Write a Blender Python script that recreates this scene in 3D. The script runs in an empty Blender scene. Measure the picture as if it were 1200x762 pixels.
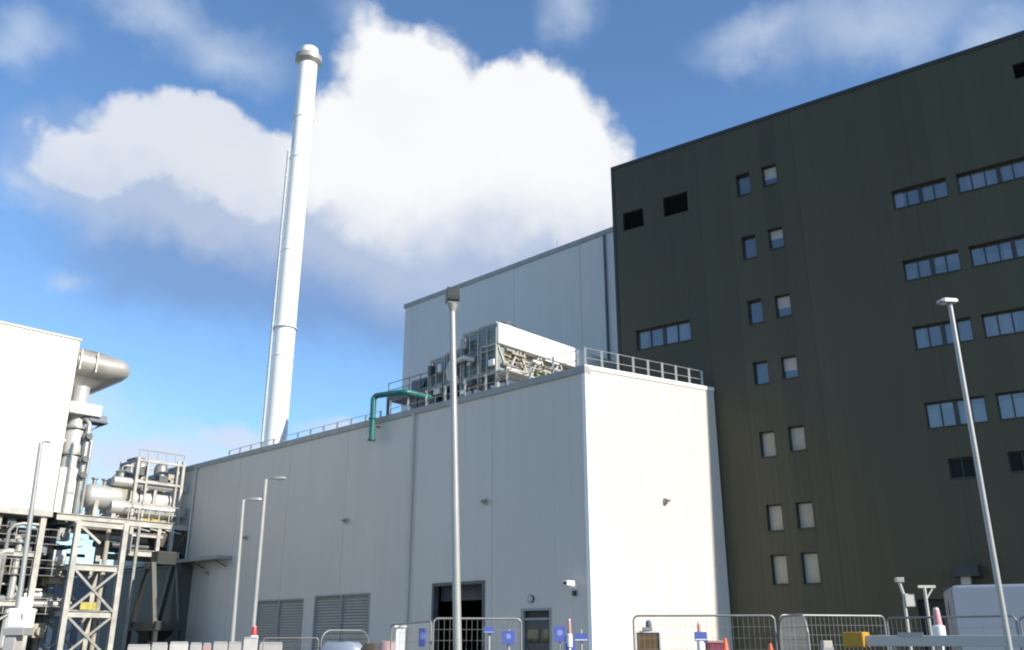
import bpy, math, random
from mathutils import Vector, Matrix
R = math.radians
random.seed(7)
scene = bpy.context.scene
COL = scene.collection

# ------------------------------------------------------------------ camera model
F_PX, PITCH, EYE = 1059.0, R(19.2), 1.65
CT, ST = math.cos(PITCH), math.sin(PITCH)
def ray(px, py):
    a, b = px - 600.0, 381.0 - py
    return Vector((a, F_PX * CT - b * ST, F_PX * ST + b * CT))
def at(px, py, D):
    """world point seen at (px, py) in the photograph at horizontal distance D"""
    r = ray(px, py); k = D / math.hypot(r.x, r.y)
    return Vector((r.x * k, r.y * k, EYE + r.z * k))
def gnd(px, D):
    p = at(px, 750, D); return Vector((p.x, p.y, 0.0))

class Frame:
    """a building frame: local x, y on the ground, z up"""
    def __init__(s, ox, oy, rot):
        s.o = Vector((ox, oy, 0)); s.rot = rot
        s.X = Vector((math.cos(rot), math.sin(rot), 0)); s.Y = Vector((-math.sin(rot), math.cos(rot), 0))
    def on_y(s, px, py, y=0.0):
        r = ray(px, py); c = Vector((0, 0, EYE))
        k = (y - (c - s.o).dot(s.Y)) / r.dot(s.Y); p = c + r * k
        return (p - s.o).dot(s.X), p.z
    def on_x(s, px, py, x=0.0):
        r = ray(px, py); c = Vector((0, 0, EYE))
        k = (x - (c - s.o).dot(s.X)) / r.dot(s.X); p = c + r * k
        return (p - s.o).dot(s.Y), p.z
    def world(s, x, y, z=0):
        return s.o + s.X * x + s.Y * y + Vector((0, 0, z))

HALL = Frame(3.51, 41.9, R(-43.6))          # grey process hall, local x = -along the grey face, y = into the hall
DARK = Frame(11.62, 50.46, R(-35.9))        # dark office block
KF = Frame(-30.7, 61.1, R(-43.6))           # the plant on the left

# ------------------------------------------------------------------ mesh builder
class MB:
    def __init__(s): s.v = []; s.f = []; s.m = []
    def add(s, vs, fs, mi=0):
        n = len(s.v); s.v += [tuple(p) for p in vs]; s.f += [tuple(i + n for i in f) for f in fs]; s.m += [mi] * len(fs); return s
    def box(s, x0, x1, y0, y1, z0, z1, mi=0):
        vs = [(x, y, z) for z in (z0, z1) for y in (y0, y1) for x in (x0, x1)]
        return s.add(vs, [(0, 2, 3, 1), (4, 5, 7, 6), (0, 1, 5, 4), (2, 6, 7, 3), (0, 4, 6, 2), (1, 3, 7, 5)], mi)
    def beam(s, p, q, w, h=None, up=(0, 0, 1)):
        p, q = Vector(p), Vector(q); h = h or w; d = (q - p).normalized(); u = Vector(up)
        if abs(d.dot(u)) > .98: u = Vector((1, 0, 0))
        a = d.cross(u).normalized() * (w / 2); b = a.cross(d).normalized() * (h / 2)
        vs = [e + i * a + j * b for e in (p, q) for i, j in ((-1, -1), (1, -1), (1, 1), (-1, 1))]
        return s.add(vs, [(0, 1, 2, 3), (7, 6, 5, 4), (0, 4, 5, 1), (1, 5, 6, 2), (2, 6, 7, 3), (3, 7, 4, 0)])
    def ibeam(s, p, q, w, h):
        p, q = Vector(p), Vector(q); d = (q - p).normalized(); u = Vector((0, 0, 1))
        if abs(d.dot(u)) > .98: u = Vector((1, 0, 0))
        a = d.cross(u).normalized(); b = a.cross(d).normalized(); t = w * .16
        s.beam(p + b * (h / 2 - t / 2), q + b * (h / 2 - t / 2), w, t, u)
        s.beam(p - b * (h / 2 - t / 2), q - b * (h / 2 - t / 2), w, t, u)
        return s.beam(p, q, t, h - 2 * t, u)
    def tube(s, p, q, r, r2=None, n=12, caps=True):
        p, q = Vector(p), Vector(q); r2 = r if r2 is None else r2; d = (q - p).normalized()
        u = Vector((0, 0, 1)) if abs(d.z) < .95 else Vector((1, 0, 0))
        a = d.cross(u).normalized(); b = d.cross(a)
        vs = []
        for e, rr in ((p, r), (q, r2)):
            vs += [e + (a * math.cos(6.28318 * i / n) + b * math.sin(6.28318 * i / n)) * rr for i in range(n)]
        fs = [(i, (i + 1) % n, n + (i + 1) % n, n + i) for i in range(n)]
        if caps: fs += [tuple(reversed(range(n))), tuple(range(n, 2 * n))]
        return s.add(vs, fs)
    def path(s, pts, r, n=10):
        pts = [Vector(p) for p in pts]; rings = []
        for i, p in enumerate(pts):
            d = ((pts[min(i + 1, len(pts) - 1)] - pts[max(i - 1, 0)])).normalized()
            u = Vector((0, 0, 1)) if abs(d.z) < .9 else Vector((.3, 1, 0)).normalized()
            a = d.cross(u).normalized()
            if rings and a.dot(pa) < 0: a = -a
            b = d.cross(a); pa = a; rings.append((p, a, b))
        vs = [p + (a * math.cos(6.28318 * k / n) + b * math.sin(6.28318 * k / n)) * r for p, a, b in rings for k in range(n)]
        fs = [(j * n + i, j * n + (i + 1) % n, (j + 1) * n + (i + 1) % n, (j + 1) * n + i) for j in range(len(pts) - 1) for i in range(n)]
        fs += [tuple(reversed(range(n))), tuple(range((len(pts) - 1) * n, len(pts) * n))]
        return s.add(vs, fs)
    def lathe(s, prof, c=(0, 0, 0), n=32):
        vs = [(c[0] + r * math.cos(6.28318 * k / n), c[1] + r * math.sin(6.28318 * k / n), c[2] + z) for r, z in prof for k in range(n)]
        fs = [(j * n + i, j * n + (i + 1) % n, (j + 1) * n + (i + 1) % n, (j + 1) * n + i) for j in range(len(prof) - 1) for i in range(n)]
        fs += [tuple(reversed(range(n))), tuple(range((len(prof) - 1) * n, len(prof) * n))]
        return s.add(vs, fs)
    def prism(s, prof, a0, a1, axis):
        """closed profile; axis 'x': profile (y,z), 'y': (x,z), 'z': (x,y)"""
        mk = {'x': lambda p, a: (a, p[0], p[1]), 'y': lambda p, a: (p[0], a, p[1]), 'z': lambda p, a: (p[0], p[1], a)}[axis]
        n = len(prof); vs = [mk(p, a0) for p in prof] + [mk(p, a1) for p in prof]
        fs = [(i, (i + 1) % n, n + (i + 1) % n, n + i) for i in range(n)] + [tuple(reversed(range(n))), tuple(range(n, 2 * n))]
        return s.add(vs, fs)
    def loft(s, rings, caps=True):
        n = len(rings[0]); vs = [p for r in rings for p in r]
        fs = [(j * n + i, j * n + (i + 1) % n, (j + 1) * n + (i + 1) % n, (j + 1) * n + i) for j in range(len(rings) - 1) for i in range(n)]
        if caps: fs += [tuple(reversed(range(n))), tuple(range((len(rings) - 1) * n, len(rings) * n))]
        return s.add(vs, fs)
    def build(s, name, mat, parent=None, smooth=False, bevel=0.0, recalc=True):
        me = bpy.data.meshes.new(name); me.from_pydata(s.v, [], s.f)
        mats = mat if isinstance(mat, (list, tuple)) else [mat]
        for m in mats: me.materials.append(m)
        for p, mi in zip(me.polygons, s.m): p.material_index = mi
        if recalc:
            import bmesh
            bm = bmesh.new(); bm.from_mesh(me); bmesh.ops.recalc_face_normals(bm, faces=bm.faces); bm.to_mesh(me); bm.free()
        if smooth:
            for p in me.polygons: p.use_smooth = len(p.vertices) <= 4
            try: me.set_sharp_from_angle(angle=R(40))
            except Exception: pass
        o = bpy.data.objects.new(name, me); COL.objects.link(o)
        if parent: o.parent = parent
        if bevel:
            b = o.modifiers.new('edge', 'BEVEL'); b.width = bevel; b.segments = 2; b.limit_method = 'ANGLE'
        return o

def arc(cx, cy, r, a0, a1, n):
    return [(cx + r * math.cos(R(a0 + (a1 - a0) * i / n)), cy + r * math.sin(R(a0 + (a1 - a0) * i / n))) for i in range(n + 1)]

def tag(o, label=None, cat=None, group=None, kind=None):
    if label: o['label'] = label
    if cat: o['category'] = cat
    if group: o['group'] = group
    if kind: o['kind'] = kind
    return o
def thing(name, label, cat, loc=(0, 0, 0), rotz=0.0, group=None):
    o = bpy.data.objects.new(name, None); COL.objects.link(o); o.empty_display_size = .3
    o.location = loc; o.rotation_euler = (0, 0, rotz)
    return tag(o, label, cat, group)
def in_frame(fr, name, label, cat, x, y, z=0.0, group=None):
    return thing(name, label, cat, fr.world(x, y, z), fr.rot, group)

# ------------------------------------------------------------------ materials
def new_mat(name):
    m = bpy.data.materials.new(name); m.use_nodes = True
    nt = m.node_tree; return m, nt, nt.nodes['Principled BSDF']
def ramp_mix(nt, fac, c1, c2):
    n = nt.nodes.new('ShaderNodeMix'); n.data_type = 'RGBA'
    n.inputs['A'].default_value = (*c1, 1); n.inputs['B'].default_value = (*c2, 1)
    nt.links.new(fac, n.inputs['Factor']); return n.outputs['Result']
def noise(nt, scale, detail=4, vec=None, rough=.6):
    n = nt.nodes.new('ShaderNodeTexNoise'); n.inputs['Scale'].default_value = scale; n.inputs['Detail'].default_value = detail
    n.inputs['Roughness'].default_value = rough
    if vec is None:
        t = nt.nodes.new('ShaderNodeTexCoord'); vec = t.outputs['Object']
    nt.links.new(vec, n.inputs['Vector']); return n.outputs['Fac']
def simple(name, col, rough=.5, metal=0.0, var=.18, scale=1.5, bump=0.0, stretch=None, spec=None):
    m, nt, b = new_mat(name)
    vec = None
    if stretch:
        t = nt.nodes.new('ShaderNodeTexCoord'); mp = nt.nodes.new('ShaderNodeMapping'); mp.inputs['Scale'].default_value = stretch
        nt.links.new(t.outputs['Object'], mp.inputs['Vector']); vec = mp.outputs['Vector']
    f = noise(nt, scale, 5, vec)
    rr = nt.nodes.new('ShaderNodeMapRange'); rr.inputs[1].default_value = .3; rr.inputs[2].default_value = .7
    nt.links.new(f, rr.inputs[0])
    c1 = tuple(c * (1 - var) for c in col); c2 = tuple(min(1, c * (1 + var * .6)) for c in col)
    nt.links.new(ramp_mix(nt, rr.outputs[0], c1, c2), b.inputs['Base Color'])
    b.inputs['Roughness'].default_value = rough; b.inputs['Metallic'].default_value = metal
    if spec is not None: b.inputs['Specular IOR Level'].default_value = spec
    if bump:
        bn = nt.nodes.new('ShaderNodeBump'); bn.inputs['Strength'].default_value = bump; bn.inputs['Distance'].default_value = .02
        nt.links.new(noise(nt, scale * 12, 3, vec), bn.inputs['Height']); nt.links.new(bn.outputs['Normal'], b.inputs['Normal'])
    return m
def mth(nt, op, a, b=None, c=None, clamp=False):
    n = nt.nodes.new('ShaderNodeMath'); n.operation = op; n.use_clamp = clamp
    for i, x in enumerate((a, b, c)):
        if x is None: continue
        if isinstance(x, (int, float)): n.inputs[i].default_value = x
        else: nt.links.new(x, n.inputs[i])
    return n.outputs[0]

def cladding(name, col, bay, panel, rough, joint_dark=.72, rib=.0, rib_pitch=.3, tone=.03, spec=.5, streak=.06):
    """flat metal cladding: wide bay joints, narrower sheets with slight tone shifts, faint rain streaks, fine ribs as bump"""
    m, nt, b = new_mat(name)
    t = nt.nodes.new('ShaderNodeTexCoord'); sp = nt.nodes.new('ShaderNodeSeparateXYZ'); nt.links.new(t.outputs['Object'], sp.inputs[0])
    g = nt.nodes.new('ShaderNodeNewGeometry')
    # run along x on faces whose local normal is y, along y on the others
    tn = nt.nodes.new('ShaderNodeSeparateXYZ'); nt.links.new(t.outputs['Normal'], tn.inputs[0])
    side = mth(nt, 'GREATER_THAN', mth(nt, 'ABSOLUTE', tn.outputs[0]), .5)
    run = mth(nt, 'ADD', mth(nt, 'MULTIPLY', sp.outputs[0], mth(nt, 'SUBTRACT', 1, side)), mth(nt, 'MULTIPLY', sp.outputs[1], side))
    fr = mth(nt, 'FRACT', mth(nt, 'DIVIDE', run, bay))
    d = mth(nt, 'MULTIPLY', mth(nt, 'MINIMUM', fr, mth(nt, 'SUBTRACT', 1, fr)), bay)
    joint = mth(nt, 'LESS_THAN', d, .05)
    pf = mth(nt, 'FLOOR', mth(nt, 'DIVIDE', run, panel))
    wn = nt.nodes.new('ShaderNodeTexWhiteNoise'); wn.noise_dimensions = '1D'; nt.links.new(pf, wn.inputs['W'])
    bf = mth(nt, 'FLOOR', mth(nt, 'DIVIDE', run, bay))
    wb = nt.nodes.new('ShaderNodeTexWhiteNoise'); wb.noise_dimensions = '1D'; nt.links.new(mth(nt, 'ADD', bf, 31.3), wb.inputs['W'])
    pr = mth(nt, 'FRACT', mth(nt, 'DIVIDE', run, panel))
    pd = mth(nt, 'MULTIPLY', mth(nt, 'MINIMUM', pr, mth(nt, 'SUBTRACT', 1, pr)), panel)
    fine = mth(nt, 'LESS_THAN', pd, .012)
    cmb = nt.nodes.new('ShaderNodeCombineXYZ'); nt.links.new(run, cmb.inputs[0]); nt.links.new(mth(nt, 'MULTIPLY', sp.outputs[2], .06), cmb.inputs[2])
    st = noise(nt, 2.2, 4, cmb.outputs[0])
    big = noise(nt, .16, 3)
    k = mth(nt, 'ADD', 1, mth(nt, 'MULTIPLY', mth(nt, 'SUBTRACT', wn.outputs['Value'], .5), tone * 2))
    k = mth(nt, 'ADD', k, mth(nt, 'MULTIPLY', mth(nt, 'SUBTRACT', wb.outputs['Value'], .5), tone * 3))
    k = mth(nt, 'ADD', k, mth(nt, 'MULTIPLY', mth(nt, 'SUBTRACT', st, .5), streak * 2))
    k = mth(nt, 'ADD', k, mth(nt, 'MULTIPLY', mth(nt, 'SUBTRACT', big, .5), .14))
    k = mth(nt, 'MULTIPLY', k, mth(nt, 'SUBTRACT', 1, mth(nt, 'MULTIPLY', joint, 1 - joint_dark)))
    k = mth(nt, 'MULTIPLY', k, mth(nt, 'SUBTRACT', 1, mth(nt, 'MULTIPLY', fine, .12)))
    vm = nt.nodes.new('ShaderNodeVectorMath'); vm.operation = 'SCALE'; vm.inputs[0].default_value = col
    nt.links.new(k, vm.inputs['Scale']); nt.links.new(vm.outputs[0], b.inputs['Base Color'])
    b.inputs['Roughness'].default_value = rough; b.inputs['Specular IOR Level'].default_value = spec
    if rib:
        h = mth(nt, 'PINGPONG', run, rib_pitch / 2)
        h = mth(nt, 'MULTIPLY', mth(nt, 'SMOOTH_MIN', mth(nt, 'DIVIDE', h, rib_pitch / 2), .6, .1), 1)
        bn = nt.nodes.new('ShaderNodeBump'); bn.inputs['Strength'].default_value = rib; bn.inputs['Distance'].default_value = .03
        nt.links.new(h, bn.inputs['Height']); nt.links.new(bn.outputs['Normal'], b.inputs['Normal'])
    return m

def glass_mat(name, col, ior, seed, rough=.04, cell=.95):
    m, nt, b = new_mat(name)
    t = nt.nodes.new('ShaderNodeTexCoord'); sp = nt.nodes.new('ShaderNodeSeparateXYZ'); nt.links.new(t.outputs['Object'], sp.inputs[0])
    fx = mth(nt, 'FLOOR', mth(nt, 'MULTIPLY', sp.outputs[0], cell)); fz = mth(nt, 'FLOOR', mth(nt, 'MULTIPLY', sp.outputs[2], .4))
    c = nt.nodes.new('ShaderNodeCombineXYZ'); nt.links.new(fx, c.inputs[0]); nt.links.new(fz, c.inputs[1]); c.inputs[2].default_value = seed
    w = nt.nodes.new('ShaderNodeTexWhiteNoise'); nt.links.new(c.outputs[0], w.inputs['Vector'])
    nt.links.new(ramp_mix(nt, w.outputs['Value'], tuple(k * .5 for k in col), tuple(k * 1.6 for k in col)), b.inputs['Base Color'])
    b.inputs['Roughness'].default_value = rough; b.inputs['IOR'].default_value = ior; b.inputs['Specular IOR Level'].default_value = .5
    bn = nt.nodes.new('ShaderNodeBump'); bn.inputs['Strength'].default_value = .05; bn.inputs['Distance'].default_value = .05
    nt.links.new(noise(nt, .7, 2), bn.inputs['Height']); nt.links.new(bn.outputs['Normal'], b.inputs['Normal'])
    return m

M = {
 'hall': cladding('hall cladding', (.565, .53, .48), 6.25, 1.04, .5, .87, .12, .26, .012, .4, .05),
 'rear': cladding('rear block cladding', (.55, .54, .525), 7.0, 1.0, .5, .8, .12, .26, .012, .4, .05),
 'dark': cladding('dark olive cladding', (.065, .060, .034), 6.1, 1.02, .42, .90, .28, .34, .07, .33, .12),
 'coping': simple('grey coping metal', (.30, .30, .29), .5),
 'darktrim': simple('dark trim', (.03, .032, .03), .4),
 'whitetrim': simple('white trim', (.78, .78, .76), .45, var=.06),
 'roof': simple('grey roof sheet', (.35, .36, .36), .6),
 'louvre': simple('grey louvre', (.46, .44, .40), .5, var=.08),
 'darklouvre': simple('black louvre', (.012, .013, .012), .5),
 'door': simple('dark grey door', (.055, .06, .062), .45, var=.2, scale=3),
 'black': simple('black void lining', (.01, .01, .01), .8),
 'steel': simple('galvanised steel', (.30, .295, .275), .45, .4, .25, 2.5),
 'galv': simple('pale galvanised post', (.35, .345, .33), .42, .3, .12, 2.0),
 'creamsteel': simple('cream painted steel', (.40, .385, .345), .5, 0, .3, 1.2),
 'casing': cladding('casing sheet', (.80, .79, .73), 5.2, 1.3, .5, .93, 0, .3, .01, .4, .03),
 'cream': simple('cream casing metal', (.50, .47, .40), .5, 0, .22, .8),
 'alu': simple('aluminium lagging', (.50, .49, .46), .4, .35, .12, 1.5),
 'darksteel': simple('dark grey steel', (.09, .095, .10), .5, .2, .3, 2),
 'bluegrey': simple('blue grey plant paint', (.13, .15, .19), .5, 0, .25, 1.5),
 'brown': simple('rusty brown steel', (.075, .06, .042), .7, 0, .35, 2.5),
 'yellow': simple('safety yellow', (.70, .45, .02), .5, 0, .12),
 'fence': simple('dull fence tube', (.24, .24, .235), .5, .3, .2, 2),
 'hoardpale': simple('dirty pale plastic', (.45, .43, .41), .5, 0, .15, 2),
 'amber': simple('amber counterweight paint', (.42, .22, .012), .5, 0, .15, 3),
 'yellowdull': simple('faded yellow paint', (.40, .33, .08), .6, 0, .3, 3),
 'teal': simple('teal painted pipe', (.012, .12, .11), .4, 0, .2, 1.5),
 'greencoil': simple('green grey coil panel', (.20, .245, .24), .5, .1, .25, 2.0),
 'tan': simple('tan coil panel', (.34, .31, .24), .6, 0, .3, 1.5),
 'white': simple('white paint', (.80, .80, .78), .4, 0, .06),
 'stack': simple('white stack steel', (.78, .775, .75), .45, 0, .05, .4, stretch=(1, 1, .15)),
 'lens': simple('lamp lens', (.45, .45, .43), .25, 0, .05),
 'darkhead': simple('dark lamp housing', (.03, .033, .034), .45, 0, .1),
 'signblue': simple('blue sign face', (.085, .11, .36), .4, 0, .08),
 'red': simple('red plastic', (.55, .035, .04), .45, 0, .12),
 'orange': simple('orange cone plastic', (.60, .11, .035), .45, 0, .12),
 'maroon': simple('maroon plastic crate', (.20, .03, .06), .5, 0, .15),
 'ply': simple('brown plywood', (.13, .075, .03), .65, 0, .25, 2.0, stretch=(1, 1, 6)),
 'concrete': simple('concrete block', (.36, .35, .33), .9, 0, .2, 4, .4),
 'van': simple('pale blue van paint', (.20, .225, .285), .3, 0, .05),
 'rubber': simple('black rubber', (.02, .02, .02), .8),
 'glass': glass_mat('coated window glass', (.085, .086, .088), 2.5, 1.0),
 'reflection_slats': simple('cream window blind', (.40, .37, .29), .35, 0, .12, 1.2),  # cream stands in for sunlit wall light reflected in the lower panes
 'smallglass': glass_mat('small window glass', (.035, .035, .032), 2.4, 9.0, .05, 0.0),
 'dimglass': glass_mat('dark window glass', (.012, .013, .012), 1.22, 5.0),
 'vanglass': glass_mat('van glass', (.01, .012, .014), 1.6, 3.0),
 'barrierwhite': simple('white plastic', (.36, .345, .33), .5, 0, .15, 2),
 'barrierpink': simple('faded red plastic', (.38, .25, .24), .5, 0, .15, 2),
 'silver': simple('weathered silver sheet', (.40, .38, .34), .42, .3, .22, .7),
 'handrailgrey': simple('grey handrail steel', (.22, .22, .21), .5, .2, .2),
 'pink': simple('faded pink plastic', (.50, .27, .27), .5, 0, .2),
 'bridge_shade': cladding('annex cladding', (.085, .082, .074), 5, 1.0, .55, .85, .2, .3),  # near-black sheet colour holds the shade under the pipe bridge
 'tile': simple('dark shed cladding', (.07, .085, .12), .8, 0, .2, .5),
}

# ------------------------------------------------------------------ setting: ground
def ground():
    m, nt, b = new_mat('asphalt')
    f = noise(nt, .15, 6); f2 = noise(nt, 6, 4)
    nt.links.new(ramp_mix(nt, mth(nt, 'ADD', mth(nt, 'MULTIPLY', f, .6), mth(nt, 'MULTIPLY', f2, .4)), (.11, .105, .092), (.20, .19, .165)), b.inputs['Base Color'])
    b.inputs['Roughness'].default_value = .85
    mb = MB(); mb.add([(-2500, -2500, 0), (2500, -2500, 0), (2500, 2500, 0), (-2500, 2500, 0)], [(0, 1, 2, 3)])
    tag(mb.build('ground', m, recalc=False), kind='structure')
    # concrete apron at the foot of the hall with a kerb
    ap = MB(); ap.add([HALL.world(-50, -3.2, .004), HALL.world(3.2, -3.2, .004), HALL.world(3.2, 11, .004), HALL.world(.02, 11, .004), HALL.world(.02, -.02, .004), HALL.world(-50, -.02, .004)],
                      [(0, 1, 4, 5), (1, 2, 3, 4)])
    tag(ap.build('pavement', M['concrete'], recalc=False), kind='structure')
    kb = MB()
    for a, c in (((-50, -3.3), (3.3, -3.3)), ((3.3, -3.15), (3.3, 11))):
        p, q = HALL.world(a[0], a[1], .06), HALL.world(c[0], c[1], .06); kb.beam(p, q, .15, .12)
    tag(kb.build('kerb', M['concrete']), kind='structure')
    # far low hills round the site
    mh = simple('far hill grass', (.07, .085, .05), .9, 0, .35, .01)
    v = []; f = []
    n = 120
    for i in range(n):
        a = 2 * math.pi * i / n
        h = 14 + 9 * math.sin(3 * a + 1) + 6 * math.sin(7 * a) + random.uniform(-2, 2)
        for r, z in ((1300, -1), (1700, h * .8), (2100, h), (2450, -1)): v.append((r * math.cos(a), r * math.sin(a), z))
    for i in range(n):
        j = (i + 1) % n
        for k in range(3): f.append((i * 4 + k, i * 4 + k + 1, j * 4 + k + 1, j * 4 + k))
    hb = MB(); hb.add(v, f); tag(hb.build('hills', mh, smooth=True), kind='structure')
ground()

# ------------------------------------------------------------------ wall with openings (local: along x, outward -y, z up)
def holed_wall(mb, x0, x1, z0, z1, rects, depth=.22, y=0.0):
    xs = sorted({x0, x1, *[r[0] for r in rects], *[r[1] for r in rects]}); zs = sorted({z0, z1, *[r[2] for r in rects], *[r[3] for r in rects]})
    for i in range(len(xs) - 1):
        for j in range(len(zs) - 1):
            cx, cz = (xs[i] + xs[i + 1]) / 2, (zs[j] + zs[j + 1]) / 2
            if any(r[0] < cx < r[1] and r[2] < cz < r[3] for r in rects): continue
            mb.add([(xs[i], y, zs[j]), (xs[i + 1], y, zs[j]), (xs[i + 1], y, zs[j + 1]), (xs[i], y, zs[j + 1])], [(0, 1, 2, 3)])
    for a, b, c, d in rects:
        for q in ([(a, c), (a, d)], [(b, d), (b, c)], [(a, d), (b, d)], [(b, c), (a, c)]):
            (p0, s0), (p1, s1) = q
            mb.add([(p0, y, s0), (p0, y + depth, s0), (p1, y + depth, s1), (p1, y, s1)], [(0, 1, 2, 3)])

# ================================================================== PROCESS HALL
EAVE = HALL.on_y(685, 430)[1]
vR, zR = HALL.on_x(836, 456.5)
PITCHR = (zR - EAVE) / vR
roofz = lambda y: EAVE + PITCHR * y
def hall():
    t = thing('process_hall', 'long low pale grey clad process hall with sunlit white end wall', 'industrial building', HALL.o, HALL.rot)
    lv = []
    for (xa, xb, yt) in ((299, 354, 703), (368, 432, 697)):
        a, _ = HALL.on_y(xa, 725); b, _ = HALL.on_y(xb, 725); _, z = HALL.on_y((xa + xb) / 2, yt); lv.append((a, b, .5, z))
    d0, _ = HALL.on_y(508, 720); d1, _ = HALL.on_y(566, 720); _, dz = HALL.on_y(537, 685)
    p0, _ = HALL.on_y(611, 730); p1, _ = HALL.on_y(646, 730); _, pz = HALL.on_y(628, 713)
    rects = lv + [(d0, d1, 0.0, dz), (p0, p1, 0.0, pz)]
    w = MB()
    holed_wall(w, -50, 0, 0, EAVE, rects, .28)
    dl = DARK.o - HALL.o
    # end wall, back and far end
    yb = vR
    w.add([(0, 0, 0), (0, yb, 0), (0, yb, roofz(yb)), (0, 0, EAVE)], [(0, 1, 2, 3)])
    foot = [(0, yb), (-6.3, yb - .85), (-7.3, 16.9), (-50, 16.9), (-50, 0)]
    for a, b in zip(foot[:-1], foot[1:]):
        w.add([(a[0], a[1], 0), (b[0], b[1], 0), (b[0], b[1], roofz(b[1])), (a[0], a[1], roofz(a[1]))], [(0, 1, 2, 3)])
    w.build('wall', M['hall'], t, recalc=False)
    r = MB(); pts = [(0, 0)] + foot[:-1] + [(-50, 0)]
    r.add([(x, y, roofz(y) - .05) for x, y in pts], [tuple(range(len(pts)))]); r.build('roof', M['roof'], t, recalc=False)
    c = MB(); c.box(-50, .06, -.10, .35, EAVE - .28, EAVE + .06); c.build('eaves_gutter', M['coping'], t)
    c = MB(); c.prism([(-.06, EAVE - .12), (yb, roofz(yb) - .12), (yb, roofz(yb) + .1), (-.06, EAVE + .1)], -.25, .055, 'x'); c.build('verge_coping', M['whitetrim'], t)
    c = MB(); c.box(-.16, .05, -.05, .16, 0, EAVE - .3); c.build('corner_trim', M['whitetrim'], t)
    # louvres
    for (a, b, z0, z1) in lv:
        l = MB(); n = int((z1 - z0) / .16)
        for i in range(n):
            z = z0 + .08 + i * (z1 - z0 - .1) / n
            l.add([(a + .05, .05, z), (b - .05, .05, z), (b - .05, .17, z + .13), (a + .05, .17, z + .13)], [(0, 1, 2, 3)])
        l.box(a, b, .20, .23, z0, z1); lo = l.build('louvre_panel', M['louvre'], t, recalc=False)
        f = MB(); f.box(a - .05, a + .05, -.03, .2, z0, z1); f.box(b - .05, b + .05, -.03, .2, z0, z1); f.box(a + .05, b - .05, -.03, .2, z1 - .07, z1 + .03); f.box(a + .05, b - .05, -.03, .2, z0 - .03, z0 + .05)
        f.box((a + b) / 2 - .05, (a + b) / 2 + .05, -.025, .15, z0 + .05, z1 - .07)
        f.build('frame', M['coping'], lo)
    # open loading doorway
    f = MB(); f.box(d0 - .12, d0 + .03, -.05, .3, 0, dz + .12); f.box(d1 - .03, d1 + .12, -.05, .3, 0, dz + .12); f.box(d0 + .03, d1 - .03, -.05, .3, dz - .03, dz + .12)
    f.build('doorway_frame', M['darksteel'], t)
    rb = MB(); n = 7
    for i in range(n): rb.tube((d0 + .05, .5, dz - .06 - i * .11), (d1 - .05, .5, dz - .06 - i * .11), .06, n=8)
    rb.build('raised_shutter', M['darksteel'], t)
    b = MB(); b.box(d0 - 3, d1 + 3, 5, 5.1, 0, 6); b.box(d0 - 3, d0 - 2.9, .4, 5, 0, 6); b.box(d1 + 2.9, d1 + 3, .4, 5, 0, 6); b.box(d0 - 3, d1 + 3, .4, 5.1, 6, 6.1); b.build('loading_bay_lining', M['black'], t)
    # personnel door
    d = MB(); d.box(p0 + .14, p1 - .08, .1, .16, 0, pz - .52); do = d.build('personnel_door', M['door'], t)
    h = MB(); h.box(p0 + .3, p0 + .34, .03, .1, 1.0, 1.25); h.box(p0 + .3, p0 + .5, .04, .07, 1.1, 1.14); h.build('handle', M['steel'], do)
    vp = MB(); vp.box(p0 + .3, p1 - .25, .085, .1, 1.5, 2.1); vp.build('vision_panel', M['vanglass'], do)
    tr = MB(); tr.box(p0 + .14, p1 - .08, .14, .17, pz - .42, pz - .1); tr.build('transom_light', M['darklouvre'], t)
    f = MB(); f.box(p0, p0 + .14, -.04, .2, 0, pz); f.box(p1 - .08, p1, -.04, .2, 0, pz); f.box(p0 + .14, p1 - .08, -.04, .2, pz - .1, pz); f.box(p0 + .14, p1 - .08, .02, .2, pz - .52, pz - .42)
    f.build('door_frame', M['coping'], t)
    # canopy ledge by the pipe bridge
    a, z = HALL.on_y(150, 662); b2, z2 = HALL.on_y(272, 650)
    c = MB(); c.box(a, b2, -1.1, .02, z2 - .32, z2 - .08); c.build('canopy', M['coping'], t)
    for i in range(6):
        x = a + .6 + i * (b2 - a - 1.2) / 5; cb = MB(); cb.beam((x, -.95, z2 - .36), (x, -.02, z2 - .75), .07); cb.build('canopy_bracket', M['darksteel'], t)
    # skirting plinth
    s = MB()
    for a, b in ((-50, lv[0][0] - .3), (lv[1][1] + .3, d0 - .2), (d1 + .2, p0 - .1), (p1 + .1, -.2)): s.box(a, b, -.04, .02, 0, .35)
    s.build('plinth', M['concrete'], t)
    # rainwater pipes
    for x in (-12.5, -37.5):
        d = MB(); d.path([(x, -.12, EAVE - .25), (x, -.14, EAVE - .6), (x, -.12, EAVE - 1), (x, -.12, .1)], .07, 8); d.build('downpipe', M['hall'], t, smooth=True)
    return t
hall()

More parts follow.
